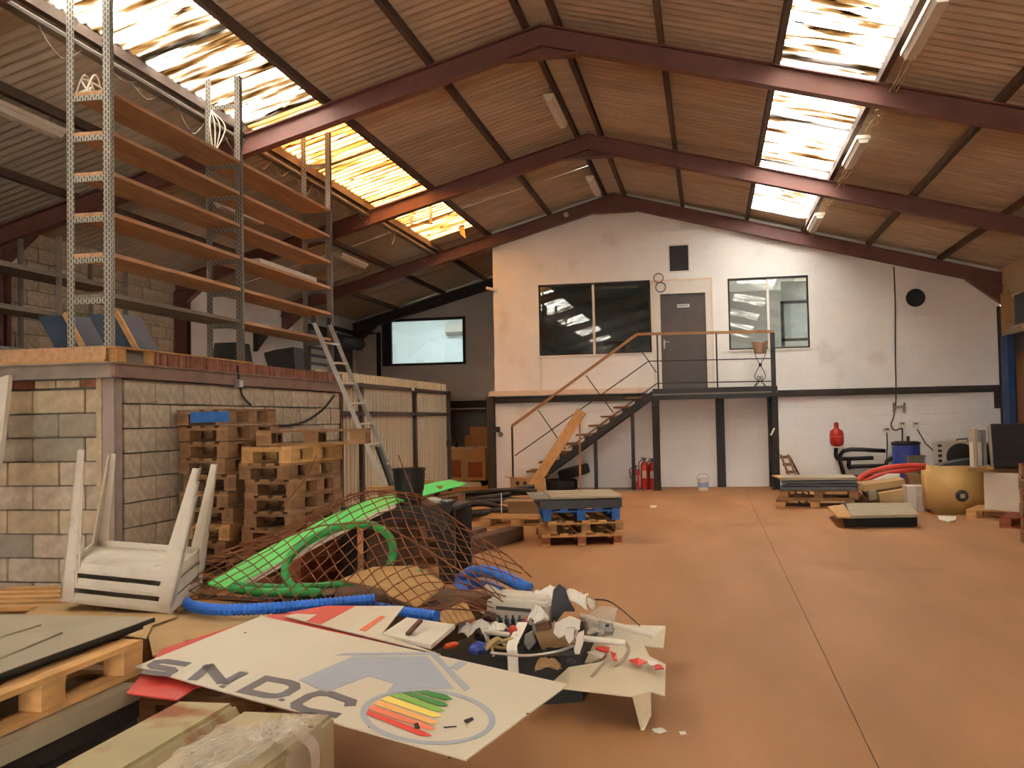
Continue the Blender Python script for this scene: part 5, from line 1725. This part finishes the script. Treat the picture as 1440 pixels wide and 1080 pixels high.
# ---- boards under and behind the sign
solo('red_board', MB().slab([SG(x, y, -.03) for x, y in ((178, 974), (249, 984), (275, 966), (560, 905), (430, 862), (382, 864), (228, 912))], (0, 0, -.006)), MT['red_panel'], 'red board lying under the sign', 'board')
t = thing('striped_board', 'white board with red stripes behind the far edge of the sign', 'board', tuple(SG(540, 870, -.02)))
MB().slab([SG(x, y, -.018) for x, y in ((400, 866), (470, 852), (568, 852), (536, 892), (620, 920))], (0, 0, -.006)).build('board', MT['sign'], t)
MB().slab([SG(x, y, -.017) for x, y in ((402, 862), (458, 852), (500, 852), (452, 878), (430, 874), (446, 864))], (0, 0, .001)).build('red_stripe', MT['red_panel'], t)
MB().slab([SG(x, y, -.016) for x, y in ((505, 886), (535, 866), (542, 867), (514, 888))], (0, 0, .001)).build('red_stripe', MT['sign_r1'], t)
solo('grey_offcut', MB().slab([SG(x, y, -.012) for x, y in ((537, 891), (572, 868), (640, 878), (606, 907))], (0, 0, -.02)), MT['plastic_white'], 'pale offcut board at the far edge of the sign', 'board')
solo('brown_lath', MB().bar(SG(573, 892, .0), SG(592, 872, .03), .02, .015), MT['dark_timber'], 'short brown lath on the pale offcut', 'lath')

# ---- pallets and cardboard carrying the middle of the pile
pallet((1.2, .8, 'pine', 'pine'), (-4.1, 5.75, 0), .25, 'bottom pallet of the three under the white plastic tables', 'pallets under the plastic tables')
pallet((1.2, .8, 'pine', 'pine'), (-4.05, 5.72, .147), .15, 'middle pallet of the three under the white plastic tables', 'pallets under the plastic tables')
pallet((1.2, .8, 'pine', 'pine'), (-4.05, 5.75, .294), .2, 'top pallet of the three under the white plastic tables', 'pallets under the plastic tables')
pallet((1.2, .8, 'pine_old', 'pine_old'), (-2.85, 4.95, 0), .1, 'lower pallet hidden under the tan cardboard left of the sign', 'pallets under the cardboard')
pallet((1.2, .8, 'pine_old', 'pine_old'), (-2.85, 4.95, .147), .05, 'upper pallet hidden under the tan cardboard left of the sign', 'pallets under the cardboard')
solo('cardboard_sheet', MB().slab([G(x, y, .445) for x, y in ((30, 866), (65, 850), (200, 846), (250, 868), (215, 880), (205, 900))], (0, 0, .006)), MT['card'], 'tan cardboard sheet under the white plastic tables', 'cardboard')
solo('cardboard_sheet', MB().slab([G(x, y, .43) for x, y in ((205, 880), (262, 858), (388, 862), (345, 884), (262, 902), (215, 925))], (0, 0, .006)), MT['card'], 'tan cardboard sheet beside the red board', 'cardboard')
solo('cardboard_sheet', MB().slab([G(x, y, .30) for x, y in ((200, 925), (235, 912), (250, 920), (200, 938))], (0, 0, .13)), MT['card_dark'], 'small brown cardboard wedge at the corner of the near pallet', 'cardboard')

# ---- three nested white plastic tables, upside down
def up_table(k, label):
    up = V((0.012, .0, .085)) * k
    ins = .018 * k
    FL, FR, BR, BL = (DP(84, 846, 5.75), DP(240, 863, 5.60), DP(285, 822, 6.12), DP(128, 808, 6.28))
    cen = (FL + FR + BR + BL) / 4
    FL, FR, BR, BL = [p.lerp(cen, ins) + up for p in (FL, FR, BR, BL)]
    t = thing('plastic_table', label, 'table', tuple(cen + up), group='nested upturned plastic tables')
    MB().slab([FL, FR, BR, BL], (0, 0, .018)).build('table_top', MT['plastic_white'], t)
    for a, b in ((FL, FR), (FR, BR), (BR, BL), (BL, FL)):
        d = (b - a).normalized()
        n = V((-d.y, d.x, 0)) * .012
        MB().slab([a + V((0, 0, .018)), b + V((0, 0, .018)), b + n + V((0, 0, .058)), a + n + V((0, 0, .058))], n).build('apron', MT['plastic_white'], t)
    tops = [DP(104, 672, 5.75), DP(276, 700, 5.6), DP(302, 690, 6.12), DP(150, 674, 6.28)]
    for j, (b, tp) in enumerate(zip((FL, FR, BR, BL), tops)):
        tp = tp + up * .95
        d = (cen + up - b); d.z = 0
        d.normalize()
        ux = (FR - FL).normalized() * (1 if j in (0, 3) else -1)
        uy = (BL - FL).normalized() * (1 if j in (0, 1) else -1)
        base = b + V((0, 0, .02))
        for u_ in (ux, uy):
            o_ = (uy if u_ is ux else ux) * .012
            MB().slab([base, base + u_ * .09, tp + u_ * .045, tp], o_).build('leg_flange', MT['plastic_white'], t)
    return t
up_table(0, 'lowest of three upturned white plastic tables nested together')
up_table(1, 'middle one of three upturned white plastic tables nested together')
up_table(2, 'uppermost of three upturned white plastic tables nested together')
solo('white_leaning_board', MB().slab([AY(-30, 540, 7.0), AY(12, 527, 7.0), AY(11, 540, 7.0), AY(0, 640, 6.9), AY(-30, 760, 6.8)], (0, .05, 0)), MT['plastic_white'], 'white panel leaning at the left picture edge', 'panel')

# ---- hoses
hose([G(262, 847, .47), G(272, 853, .48), G(300, 857, .49), G(345, 857, .49), G(400, 854, .49), G(460, 849, .50), G(527, 843, .51)], .034, MT['blue_hose'], 'long ridged blue hose lying behind the sign', 'blue_hose', True)
hose([G(500, 848, .47), G(540, 856, .46), G(580, 862, .46), G(614, 867, .46)], .031, MT['blue_hose'], 'short ridged blue hose end pointing at the debris', 'blue_hose', True)
hose([G(652, 838, .06), G(648, 815, .12), G(668, 804, .25), G(695, 806, .25), G(745, 829, .14)], .052, MT['blue_hose'], 'thick blue hose bow arching behind the debris', 'blue_hose')
hose([G(648, 824, .10), G(680, 822, .12), G(706, 832, .10)], .042, MT['blue_hose'], 'second blue hose strand below the bow', 'blue_hose')
hose([G(668, 842, .12), G(690, 852, .16), G(705, 862, .16)], .045, M('navy_hose', '27406f', rough=.5), 'dark blue hose end beside the white machine', 'blue_hose')
hose([G(280, 838, .455), G(340, 843, .455), G(420, 843, .455), G(470, 838, .46)], .016, MT['black_hose'], 'thin black cable lying behind the blue hose', 'black_cable')
hose([DP(548, 795, 6.5), DP(553, 775, 6.5), DP(545, 752, 6.45), DP(520, 738, 6.4), DP(480, 741, 6.3), DP(440, 757, 6.2), DP(412, 778, 6.15), DP(401, 800, 6.1), DP(408, 822, 6.05), DP(430, 833, 6.0), DP(450, 834, 5.95), DP(420, 832, 5.95), DP(370, 833, 6.0), DP(325, 828, 6.15)], .026, MT['green_hose'], 'green hose standing in a big loop over the pile', 'green_hose')
hose([DP(330, 822, 6.5), DP(400, 826, 6.4), DP(470, 822, 6.35), DP(540, 812, 6.35)], .022, MT['green_hose'], 'straight green hose strand behind the loop', 'green_hose')

# ---- long green panel bowing over the table
e_far = [(292, 820), (360, 779), (423, 747), (479, 719), (539, 697), (599, 681), (633, 674)]
e_near = [(324, 828), (395, 789), (459, 754), (519, 724), (562, 705), (604, 694), (655, 680)]
dep = [6.5, 7.2, 7.9, 8.6, 9.3, 10.1, 10.8]
rows = [[DP(*a, d + .10), DP(*b, d - .05)] for a, b, d in zip(e_far, e_near, dep)]
L_, R_ = spline([r[0] for r in rows], 6), spline([r[1] for r in rows], 6)
t = thing('green_sheet', 'long bright green panel bowed from the pile up over the black table', 'panel', tuple(L_[0]))
MB().loft([[a, b] for a, b in zip(L_, R_)], thick=(0, 0, -.012)).build('sheet', MT['green_panel'], t)
MB().loft([[b + V((0, -.002, -.004)), b + V((.01, -.002, -.04))] for b in R_[1:24]], thick=(0, .01, 0)).build('pale_edge', MT['plastic_white'], t)

# ---- black steel table with bin
ty, tz = 9.2, .715
xa, xb = AY(492, 706, ty).x, AY(647, 700, ty).x
t = thing('steel_table', 'black steel work table behind the wire mesh', 'table', ((xa + xb) / 2, ty, 0))
MB().bb(xa, xb, ty - .25, ty + .45, tz - .04, tz - .005).build('table_top', MT['black_steel'], t)
for x in (xa + .05, xb - .09):
    for y in (ty - .22, ty + .42):
        MB().bb(x - .06, x + .09, y - .03, y + .03, 0, tz - .04).build('leg', MT['black_steel'], t)
MB().bb(xa + .2, xa + .55, ty - .1, ty + .4, .12, .55).build('under_box', MT['dark_timber'], t)
MB().bb(xa, xb, ty - .25, ty - .22, tz - .14, tz - .04).build('apron', MT['black_steel'], t)
p = AY(576, 712, ty - .05)
t = thing('waste_bin', 'black slotted wastebasket standing on the steel table', 'bin', (p.x, ty - .05, tz))
MB().lathe((p.x, ty - .05, tz - .005), [(.115, 0), (.155, .345), (.147, .345), (.108, .012)], 28).build('body', MT['black_plastic'], t, smooth=False)
MB().lathe((p.x, ty - .05, tz + .33), [(.158, 0), (.165, .02), (.150, .02), (.150, .0)], 28).build('rim', MT['black_plastic'], t)
for k in range(28):
    a = 2 * PI * k / 28
    c_, s_ = math.cos(a), math.sin(a)
    MB().bar((p.x + .134 * c_, ty - .05 + .134 * s_, tz + .14), (p.x + .151 * c_, ty - .05 + .151 * s_, tz + .30), .008, .006, (c_, s_, 0)).build('slot_rib', MT['frame_dark'], t)
solo('black_jacket', MB().slab([AY(604, 712, ty - .3), AY(637, 706, ty - .3), AY(622, 752, ty - .3), AY(602, 756, ty - .3), AY(597, 735, ty - .3)], (0, .05, .0)), MT['black_plastic'], 'black jacket hanging over the edge of the steel table', 'jacket')
for k, (px, py, mt, lab) in enumerate(((612, 704, 'paper', 'white folded paper on the steel table'), (624, 698, 'blue_panel', 'slate blue folded plastic on the steel table'), (632, 703, 'grey_plastic', 'grey bag on the right end of the steel table'))):
    p = AY(px, py, ty + .02)
    crumple((p.x, ty + .02, tz + .025), (.08, .1, .03), MT[mt], 40 + k, lab, 'bag')
solo('iron_rod', MB().tube([AY(613, 752, ty - .4), AY(626, 838, ty - .5)], .014, 6), MT['frame_dark'], 'thin dark rod leaning below the jacket', 'rod')

# ---- rusted wire mesh, bowed over the pile
t = thing('wire_mesh', 'rusted wire fence mesh bowed over the pile', 'wire mesh', (-2.3, 5.9, .45))
def WM(u, s):
    x = -3.25 + 2.05 * u
    env = min(1, 2.6 * (1 - u)) ** .8 * min(1, .35 + 1.6 * u)
    y = 5.35 + 1.35 * s - .25 * math.sin(PI * s) + .1 * math.sin(5 * u)
    z = .47 + .56 * env * math.sin(min(1, s * 1.05) * PI / 2) - .12 * max(0, s - .75) + .02 * math.sin(9 * u + 4 * s)
    return V((x, y, z))
rw_ = random.Random(3)
for sgn in (1, -1):
    for k in range(-10, 24):
        u0 = k / 20 if sgn > 0 else k / 20 + .35
        pts = []
        for i in range(15):
            s = i / 14
            u = u0 + sgn * .52 * s
            if 0 <= u <= 1:
                pts.append(WM(u, s) + V((rw_.uniform(-.006, .006), 0, rw_.uniform(-.006, .006))))
        if len(pts) > 3:
            MB().tube(pts, .0036, 5).build('wire', MT['rust'], t)
for k in range(3):
    MB().tube([WM(u / 14, k / 2) for u in range(15)], .005, 5).build('edge_wire', MT['rust'], t)
for k, pts in enumerate(([(395, 715), (430, 672), (445, 640)], [(560, 640), (580, 690), (605, 740)], [(460, 660), (468, 690), (462, 715)])):
    MB().tube(spline([DP(x, y, 6.5) for x, y in pts], 4), .004, 5).build('loose_wire', MT['rust'], t)

# ---- boards beneath the mesh
t = thing('plywood_piece', 'tan plywood piece with a round hole under the wire mesh', 'board', tuple(DP(560, 830, 5.9)))
MB().slab([DP(x, y, d) for x, y, d in ((478, 815, 6.2), (525, 797, 6.4), (585, 795, 6.4), (625, 820, 6.1), (587, 854, 5.7), (548, 838, 5.8), (540, 828, 5.9))], (0, .01, -.015)).build('board', MT['new_wood'], t)
p = DP(557, 823, 6.02)
MB().lathe(p + V((0, 0, .002)), [(.02, 0), (.02, .006)], 14, (0, -.35, 1)).build('hole', MT['board_edge'], t)
p = DP(592, 804, 6.27)
MB().box(p + V((0, -.01, .01)), (.035, .03, .006)).build('moss_spot', MT['green_hose'], t)
t = thing('slatted_piece', 'small slatted wooden piece beside the debris', 'board', tuple(DP(640, 865, 5.6)))
for k in range(6):
    q = k / 6
    a0, b0 = V((612, 863, 0)), V((655, 845, 0))
    a1, b1 = V((626, 882, 0)), V((668, 868, 0))
    s0, s1 = a0.lerp(b0, q + .01), a0.lerp(b0, q + .155)
    s2, s3 = a1.lerp(b1, q + .155), a1.lerp(b1, q + .01)
    MB().slab([DP(s0.x, s0.y, 5.75), DP(s1.x, s1.y, 5.75), DP(s2.x, s2.y, 5.5), DP(s3.x, s3.y, 5.5)], (0, .005, -.012)).build('slat', MT['new_wood'], t)
solo('dark_rubbish', MB().slab([(-2.95, 5.6, 0), (-1.66, 5.55, 0), (-1.34, 6.3, 0), (-2.95, 6.6, 0)], (0, .0, .40)), MT['dark_timber'], 'dark heap of scrap timber filling the middle of the pile', 'scrap')

# ---- debris right of the sign
core = solo('shade_base', MB().slab([(-1.62, 4.98, 0), (-.70, 5.30, 0), (-.66, 6.15, 0), (-1.22, 6.2, 0)], (0, 0, .25)), MT['board_edge'], 'base block coloured dark as the deep shade under the debris heap', 'box')  # added support block, its dark colour stands in for deep shade
t = thing('white_machine', 'white printer-like machine with a paper slot on the debris heap', 'machine', tuple(DP(735, 880, 5.9)))
c = DP(736, 862, 5.95)
R = Matrix.Rotation(-.05, 3, 'Z') @ Matrix.Rotation(.06, 3, 'Y')
MB().box(c, (.36, .26, .18), R).build('body', MT['plastic_white'], t, bevel=.012)
MB().box(c + R @ V((-.01, .03, .095)), (.31, .19, .03), R).build('lid', MT['plastic_white'], t, bevel=.006)
MB().box(c + R @ V((-.03, -.132, .045)), (.21, .008, .02), R).build('paper_slot', MT['gate_frame'], t)
MB().box(c + R @ V((-.185, -.06, -.02)), (.02, .12, .2), R).build('side_flap', MT['plastic_white'], t)
def plate(px, d, mt, label, cat, nm, th=(0, .02, .004)):
    return solo(nm, MB().slab([DP(x, y, d if not isinstance(d, (list, tuple)) else d[i]) for i, (x, y) in enumerate(px)], th), MT[mt], label, cat)
plate([(778, 830), (786, 822), (794, 828), (800, 846), (808, 860), (794, 860), (784, 872), (776, 884), (774, 860)], 5.72, 'black_plastic', 'torn black plastic flap on top of the debris', 'plastic', 'black_flap')
plate([(752, 890), (802, 884), (804, 908), (762, 914)], 5.42, 'card_dark', 'open brown carton in the debris beneath the black flap', 'carton', 'debris_carton', (0, .25, .0))
plate([(765, 915), (806, 908), (806, 925), (775, 932)], 5.4, 'board_edge', 'dark wedge below the brown debris carton', 'wedge', 'dark_wedge', (0, .2, 0))
plate([(780, 878), (800, 868), (816, 874), (815, 886), (797, 884), (796, 892), (786, 898), (778, 890)], 5.36, 'paper', 'torn white paper hanging over the brown carton', 'paper', 'torn_paper')
plate([(796, 884), (808, 884), (806, 900), (800, 906), (795, 896)], 5.34, 'paper', 'white paper tongue at the right of the torn paper', 'paper', 'torn_paper')
plate([(812, 892), (821, 888), (820, 905), (812, 928), (807, 915)], 5.3, 'plastic_white', 'pointed pale plastic shard standing in the debris', 'plastic', 'plastic_shard')
plate([(752, 878), (772, 874), (774, 886), (756, 890)], 5.45, 'dark_timber', 'small dark brown block in the debris', 'block', 'brown_block', (0, .06, 0))
plate([(738, 893), (748, 888), (752, 905), (744, 915), (737, 906)], 5.4, 'grey_plastic', 'small grey plastic piece in the debris', 'plastic', 'grey_piece', (0, .04, 0))
ribbon([DP(735, 876, 5.45), DP(727, 893, 5.35), DP(720, 908, 5.25), DP(721, 925, 5.2), DP(722, 948, 5.15)], .055, MT['paper'], 'long white paper strip hanging down at the sign edge', 'paper', 'paper_strip', side=(1, .1, 0))
for k, (px, py, d, s, mt, lab, cat) in enumerate((
        (806, 842, 5.95, (.09, .08, .06), 'paper', 'white crumpled bag behind the black flap', 'bag'),
        (829, 848, 6.0, (.035, .05, .035), 'plastic_white', 'small white pillow-like bag at the right of the debris top', 'bag'),
        (768, 836, 6.05, (.10, .08, .05), 'paper', 'white crumpled paper behind the printer-like machine', 'paper'),
        (757, 870, 5.6, (.06, .05, .06), 'paper', 'pinkish white crumpled paper in front of the machine', 'paper'),
        (668, 884, 5.55, (.09, .07, .05), 'paper', 'crumpled white packaging at the left of the debris', 'packaging'),
        (700, 882, 5.5, (.05, .05, .035), 'paper', 'white crumpled scrap beside the bottles', 'paper'),
        (655, 872, 5.6, (.035, .03, .03), 'orange', 'orange plastic scrap at the left of the debris', 'plastic'),
        (634, 908, 5.3, (.04, .03, .02), 'orange', 'orange scrap at the edge of the sign', 'plastic'),
        (721, 887, 5.4, (.022, .02, .025), 'red_panel', 'small red knob in the debris', 'knob'),
        (742, 872, 5.65, (.04, .03, .02), 'pine_red', 'dark red scrap under the white machine', 'scrap'),
        (672, 912, 5.2, (.035, .03, .03), 'blue_drum', 'small blue and white can in the debris', 'can'),
        (690, 868, 5.75, (.05, .04, .03), 'dark_timber', 'dark brown scrap left of the machine', 'scrap'),
        (838, 888, 5.65, (.05, .04, .02), 'film', 'clear plastic crumple on the beige panel', 'plastic'),
        (803, 930, 5.15, (.022, .02, .015), 'black_plastic', 'small black cap below the hoop', 'cap'),
        (770, 935, 5.1, (.06, .05, .03), 'card_dark', 'folded brown cardboard flap beneath the hoop', 'cardboard'))):
    (folded if mt in ('paper', 'plastic_white', 'film', 'card_dark') else crumple)(DP(px, py, d), s, MT[mt], 60 + k, lab, cat, nm='debris_piece')
solo('bottle_tray', MB().bb(-1.26, -1.02, 5.42, 5.62, .25, DP(718, 873, 5.57).z - .042), MT['board_edge'], 'low dark tray holding the small bottles in the debris', 'tray')
for k in range(4):
    p = DP(706 + 8 * k, 873, 5.6 - .02 * k)
    solo('small_bottle', MB().lathe(p - V((0, 0, .04)), [(.012, 0), (.012, .05), (.006, .06), (.006, .075)], 10, (.1 * (k - 2), -.2, 1)), MT['blue_panel' if k % 2 else 'black_plastic'], '%s small bottle in the row under the white machine' % ('first', 'second', 'third', 'fourth')[k], 'bottle')
solo('steel_hoop', MB().tube(spline([DP(690, 918, 5.2), DP(740, 922, 5.15), DP(780, 917, 5.15), DP(807, 908, 5.25)], 6), .008, 6), MT['alu'], 'thin steel hoop curving across the debris', 'hoop')
for pts, r_, lab in (([(815, 866, 5.9), (918, 893, 5.85)], .018, 'long white pipe pointing right over the beige panel'), ([(806, 896, 5.45), (880, 904, 5.35)], .017, 'short white pipe above the striped tape'), ([(678, 888, 5.5), (718, 893, 5.4)], .015, 'white pipe piece in the left of the debris'), ([(685, 828, 6.4), (712, 842, 6.2)], .03, 'white tube beneath the blue hose bow')):
    solo('white_pipe', MB().tube([DP(*p) for p in pts], r_, 12), MT['plastic_white'], lab, 'pipe')
solo('bent_conduit', MB().tube(spline([DP(880, 904, 5.35), DP(884, 914, 5.32), DP(876, 928, 5.25), DP(860, 938, 5.2), DP(852, 950, 5.2)], 6), .010, 8), MT['board_grey'], 'bent grey conduit hanging from the short white pipe', 'conduit')
solo('thin_wire', MB().tube(spline([DP(836, 843, 6.0), DP(855, 845, 6.0), DP(875, 858, 5.95), DP(900, 880, 5.9)], 6), .004, 5), MT['black_plastic'], 'thin dark wire arching right of the debris top', 'wire')
rr = random.Random(17)
for k in range(5):
    pts = [DP(675 + rr.uniform(-5, 20), 925 - rr.uniform(0, 14), 5.2), DP(690 + rr.uniform(-8, 12), 900 + rr.uniform(-6, 10), 5.3), DP(705 + rr.uniform(-8, 12), 905 + rr.uniform(-8, 8), 5.3), DP(722 + rr.uniform(-4, 10), 898 + rr.uniform(-6, 6), 5.35)]
    solo('cord', MB().tube(spline(pts, 6), .009, 6), MT['rope'], 'beige cord tangled in front of the debris', 'cord', group='tangled beige cords')
t = thing('switch_plate', 'grey switch plate lying on the beige panel', 'switch', tuple(DP(853, 884, 5.7)))
MB().slab([DP(842, 873, 5.8), DP(860, 880, 5.75), DP(862, 888, 5.65), DP(843, 888, 5.65)], (0, .01, -.02)).build('plate', MT['grey_plastic'], t)
MB().box(DP(854, 882, 5.69) + V((0, 0, .01)), (.02, .02, .012)).build('button', MT['board_edge'], t)
plate([(822, 866), (846, 852), (868, 855), (862, 878), (830, 888)], [5.9, 6.05, 6.05, 5.85, 5.75], 'film', 'pale translucent tray behind the white pipes', 'tray', 'plastic_tray', (0, 0, -.06))

# ---- beige sheet panels at the right end
plate([(800, 930), (832, 884), (870, 878), (936, 880), (933, 911), (906, 908), (914, 924), (870, 936)], [5.35, 5.9, 6.2, 6.2, 5.85, 5.75, 5.55, 5.4], 'white_panel', 'rear beige sheet panel sticking out right of the debris', 'panel', 'beige_sheet', (0, 0, -.006))
pn = thing('beige_sheet', 'front beige sheet panel with a bent-down corner right of the sign', 'panel', tuple(G(900, 1000, 0)))
q = [G(770, 965, .17), G(800, 938, .20), G(850, 930, .21), G(914, 923, .20), G(936, 934, .19), G(935, 978, .17), G(915, 972, .175), G(889, 979, .17)]
MB().slab(q, (0, 0, -.006)).build('sheet', MT['white_panel'], pn)
a, b = G(889, 979, .17), G(915, 972, .175)
MB().slab([a, b, V((b.x + .0, b.y - .01, .06)), G(906, 1027, .0), G(901, 1027, .0)], (.0, .006, 0)).build('bent_corner', MT['white_panel'], pn)
MB().slab([G(830, 952, .19), G(850, 928, .22), G(853, 928, .22), G(834, 952, .19)], (0, 0, .004)).build('seam', MT['board_grey'], pn)
for k, (pts, mt, lab) in enumerate((([(836, 912), (846, 909), (858, 911), (856, 918), (844, 916)], 'tape_red', 'red piece of barrier tape nearest the white pipe'), ([(858, 916), (867, 920), (868, 930), (862, 928)], 'tape_red', 'red barrier tape piece hanging on the conduit'), ([(824, 918), (836, 916), (852, 920), (846, 926)], 'paper', 'white stretch of barrier tape under the short pipe'), ([(884, 929), (898, 926), (910, 932), (898, 936)], 'tape_red', 'long red stretch of barrier tape on the panel'), ([(908, 928), (920, 930), (928, 936), (914, 936)], 'paper', 'white stretch of barrier tape at the panel end'), ([(918, 934), (930, 936), (934, 941), (922, 942)], 'tape_red', 'red tape end at the panel corner'))):
    solo('barrier_tape', MB().slab([G(x, y, .215 + .01 * (j % 2)) for j, (x, y) in enumerate(pts)], (0, 0, .004)), MT[mt], lab, 'tape')
for k, (pts, lab) in enumerate((([(917, 1026), (930, 1024), (938, 1029), (928, 1032), (920, 1030)], 'white paper scrap on the floor by the bent panel'), ([(955, 1030), (963, 1029), (966, 1033), (957, 1034)], 'tiny white scrap on the floor right of the panel'), ([(915, 711), (924, 711), (922, 714), (914, 714)], 'small pale scrap on the open floor before the landing'))):
    solo('floor_scrap', MB().slab([G(x, y, .001) for x, y in pts], (0, 0, .004)), MT['paper'], lab, 'paper')

# ---- loose scraps over the debris heap
rs = random.Random(31)
for k in range(26):
    px, py = rs.uniform(650, 815), rs.uniform(862, 925)
    if py > 905 + (px - 650) * .25:
        py -= 25
    d = 5.95 - (py - 840) / 100 * .75
    p = DP(px, py, d)
    n = rs.randint(4, 6)
    a0 = rs.uniform(0, 6)
    tx, tz_ = rs.uniform(-.6, .6), rs.uniform(-.3, .9)
    pts = []
    for j in range(n):
        a = a0 + 2 * PI * j / n
        r_ = rs.uniform(.018, .05)
        pts.append(p + V((r_ * math.cos(a), r_ * math.sin(a) * .7, r_ * math.sin(a) * tz_ + r_ * math.cos(a) * tx)))
    mt, nm = (('paper', 'white'), ('plastic_white', 'pale'), ('card', 'tan'), ('card_dark', 'brown'), ('board_edge', 'black'), ('grey_plastic', 'grey'))[rs.choice((0, 0, 1, 1, 2, 3, 4, 4, 5))]
    if k in (7, 18):
        continue
    solo('torn_scrap', MB().slab(pts, (0, .003, .006)), MT[mt], 'small %s torn scrap scattered on the debris heap' % nm, 'scrap', group='small %s scraps on the debris heap' % nm)

# ------------------------------------------------------------------ pieces that belong to a part become its sub-parts
def nest(root, part, subs):
    for o in list(C.objects):
        if o.parent is None and o.name.split('.')[0] == root:
            host = [c for c in o.children if c.name.split('.')[0] == part]
            if not host:
                continue
            for c in list(o.children):
                if c.name.split('.')[0] in subs:
                    c.parent = host[0]
for rt, pt, sb in (('fire_extinguisher', 'valve', ('lever', 'hose')), ('fire_extinguisher', 'cylinder', ('label_sticker',)), ('blue_drum', 'lid', ('spigot',)),
                   ('fluorescent_lamp', 'housing', ('diffuser',)), ('waste_bin', 'body', ('slot_rib', 'rim')), ('plastic_tank', 'screw_cap', ('cap_grip',)),
                   ('white_machine', 'body', ('paper_slot', 'side_flap')), ('outdoor_unit', 'casing', ('fan_grille', 'vent', 'handle')), ('paint_bucket', 'body', ('label_band', 'handle')),
                   ('plywood_piece', 'board', ('hole', 'moss_spot')), ('carton', 'box', ('flap', 'arrow_print')), ('stacked_carton', 'box', ('tape', 'print_patch')),
                   ('socket_box', 'casing', ('inset',)), ('wall_speaker', 'ring', ('cone',)), ('air_conditioner', 'casing', ('outlet_flap',)), ('striped_board', 'board', ('red_stripe',)),
                   ('black_glass_slab', 'panel', ('lower_edge', 'side_edge')), ('white_cabinet', 'body', ('open_side', 'inner_panel')),
                   ('sign_board', 'board', ('letter', 'letter_stroke', 'full_stop', 'house_shape', 'roof_line', 'chimney_mark', 'ring', 'arrow_stripe', 'stain', 'screw_hole'))):
    nest(rt, pt, sb)
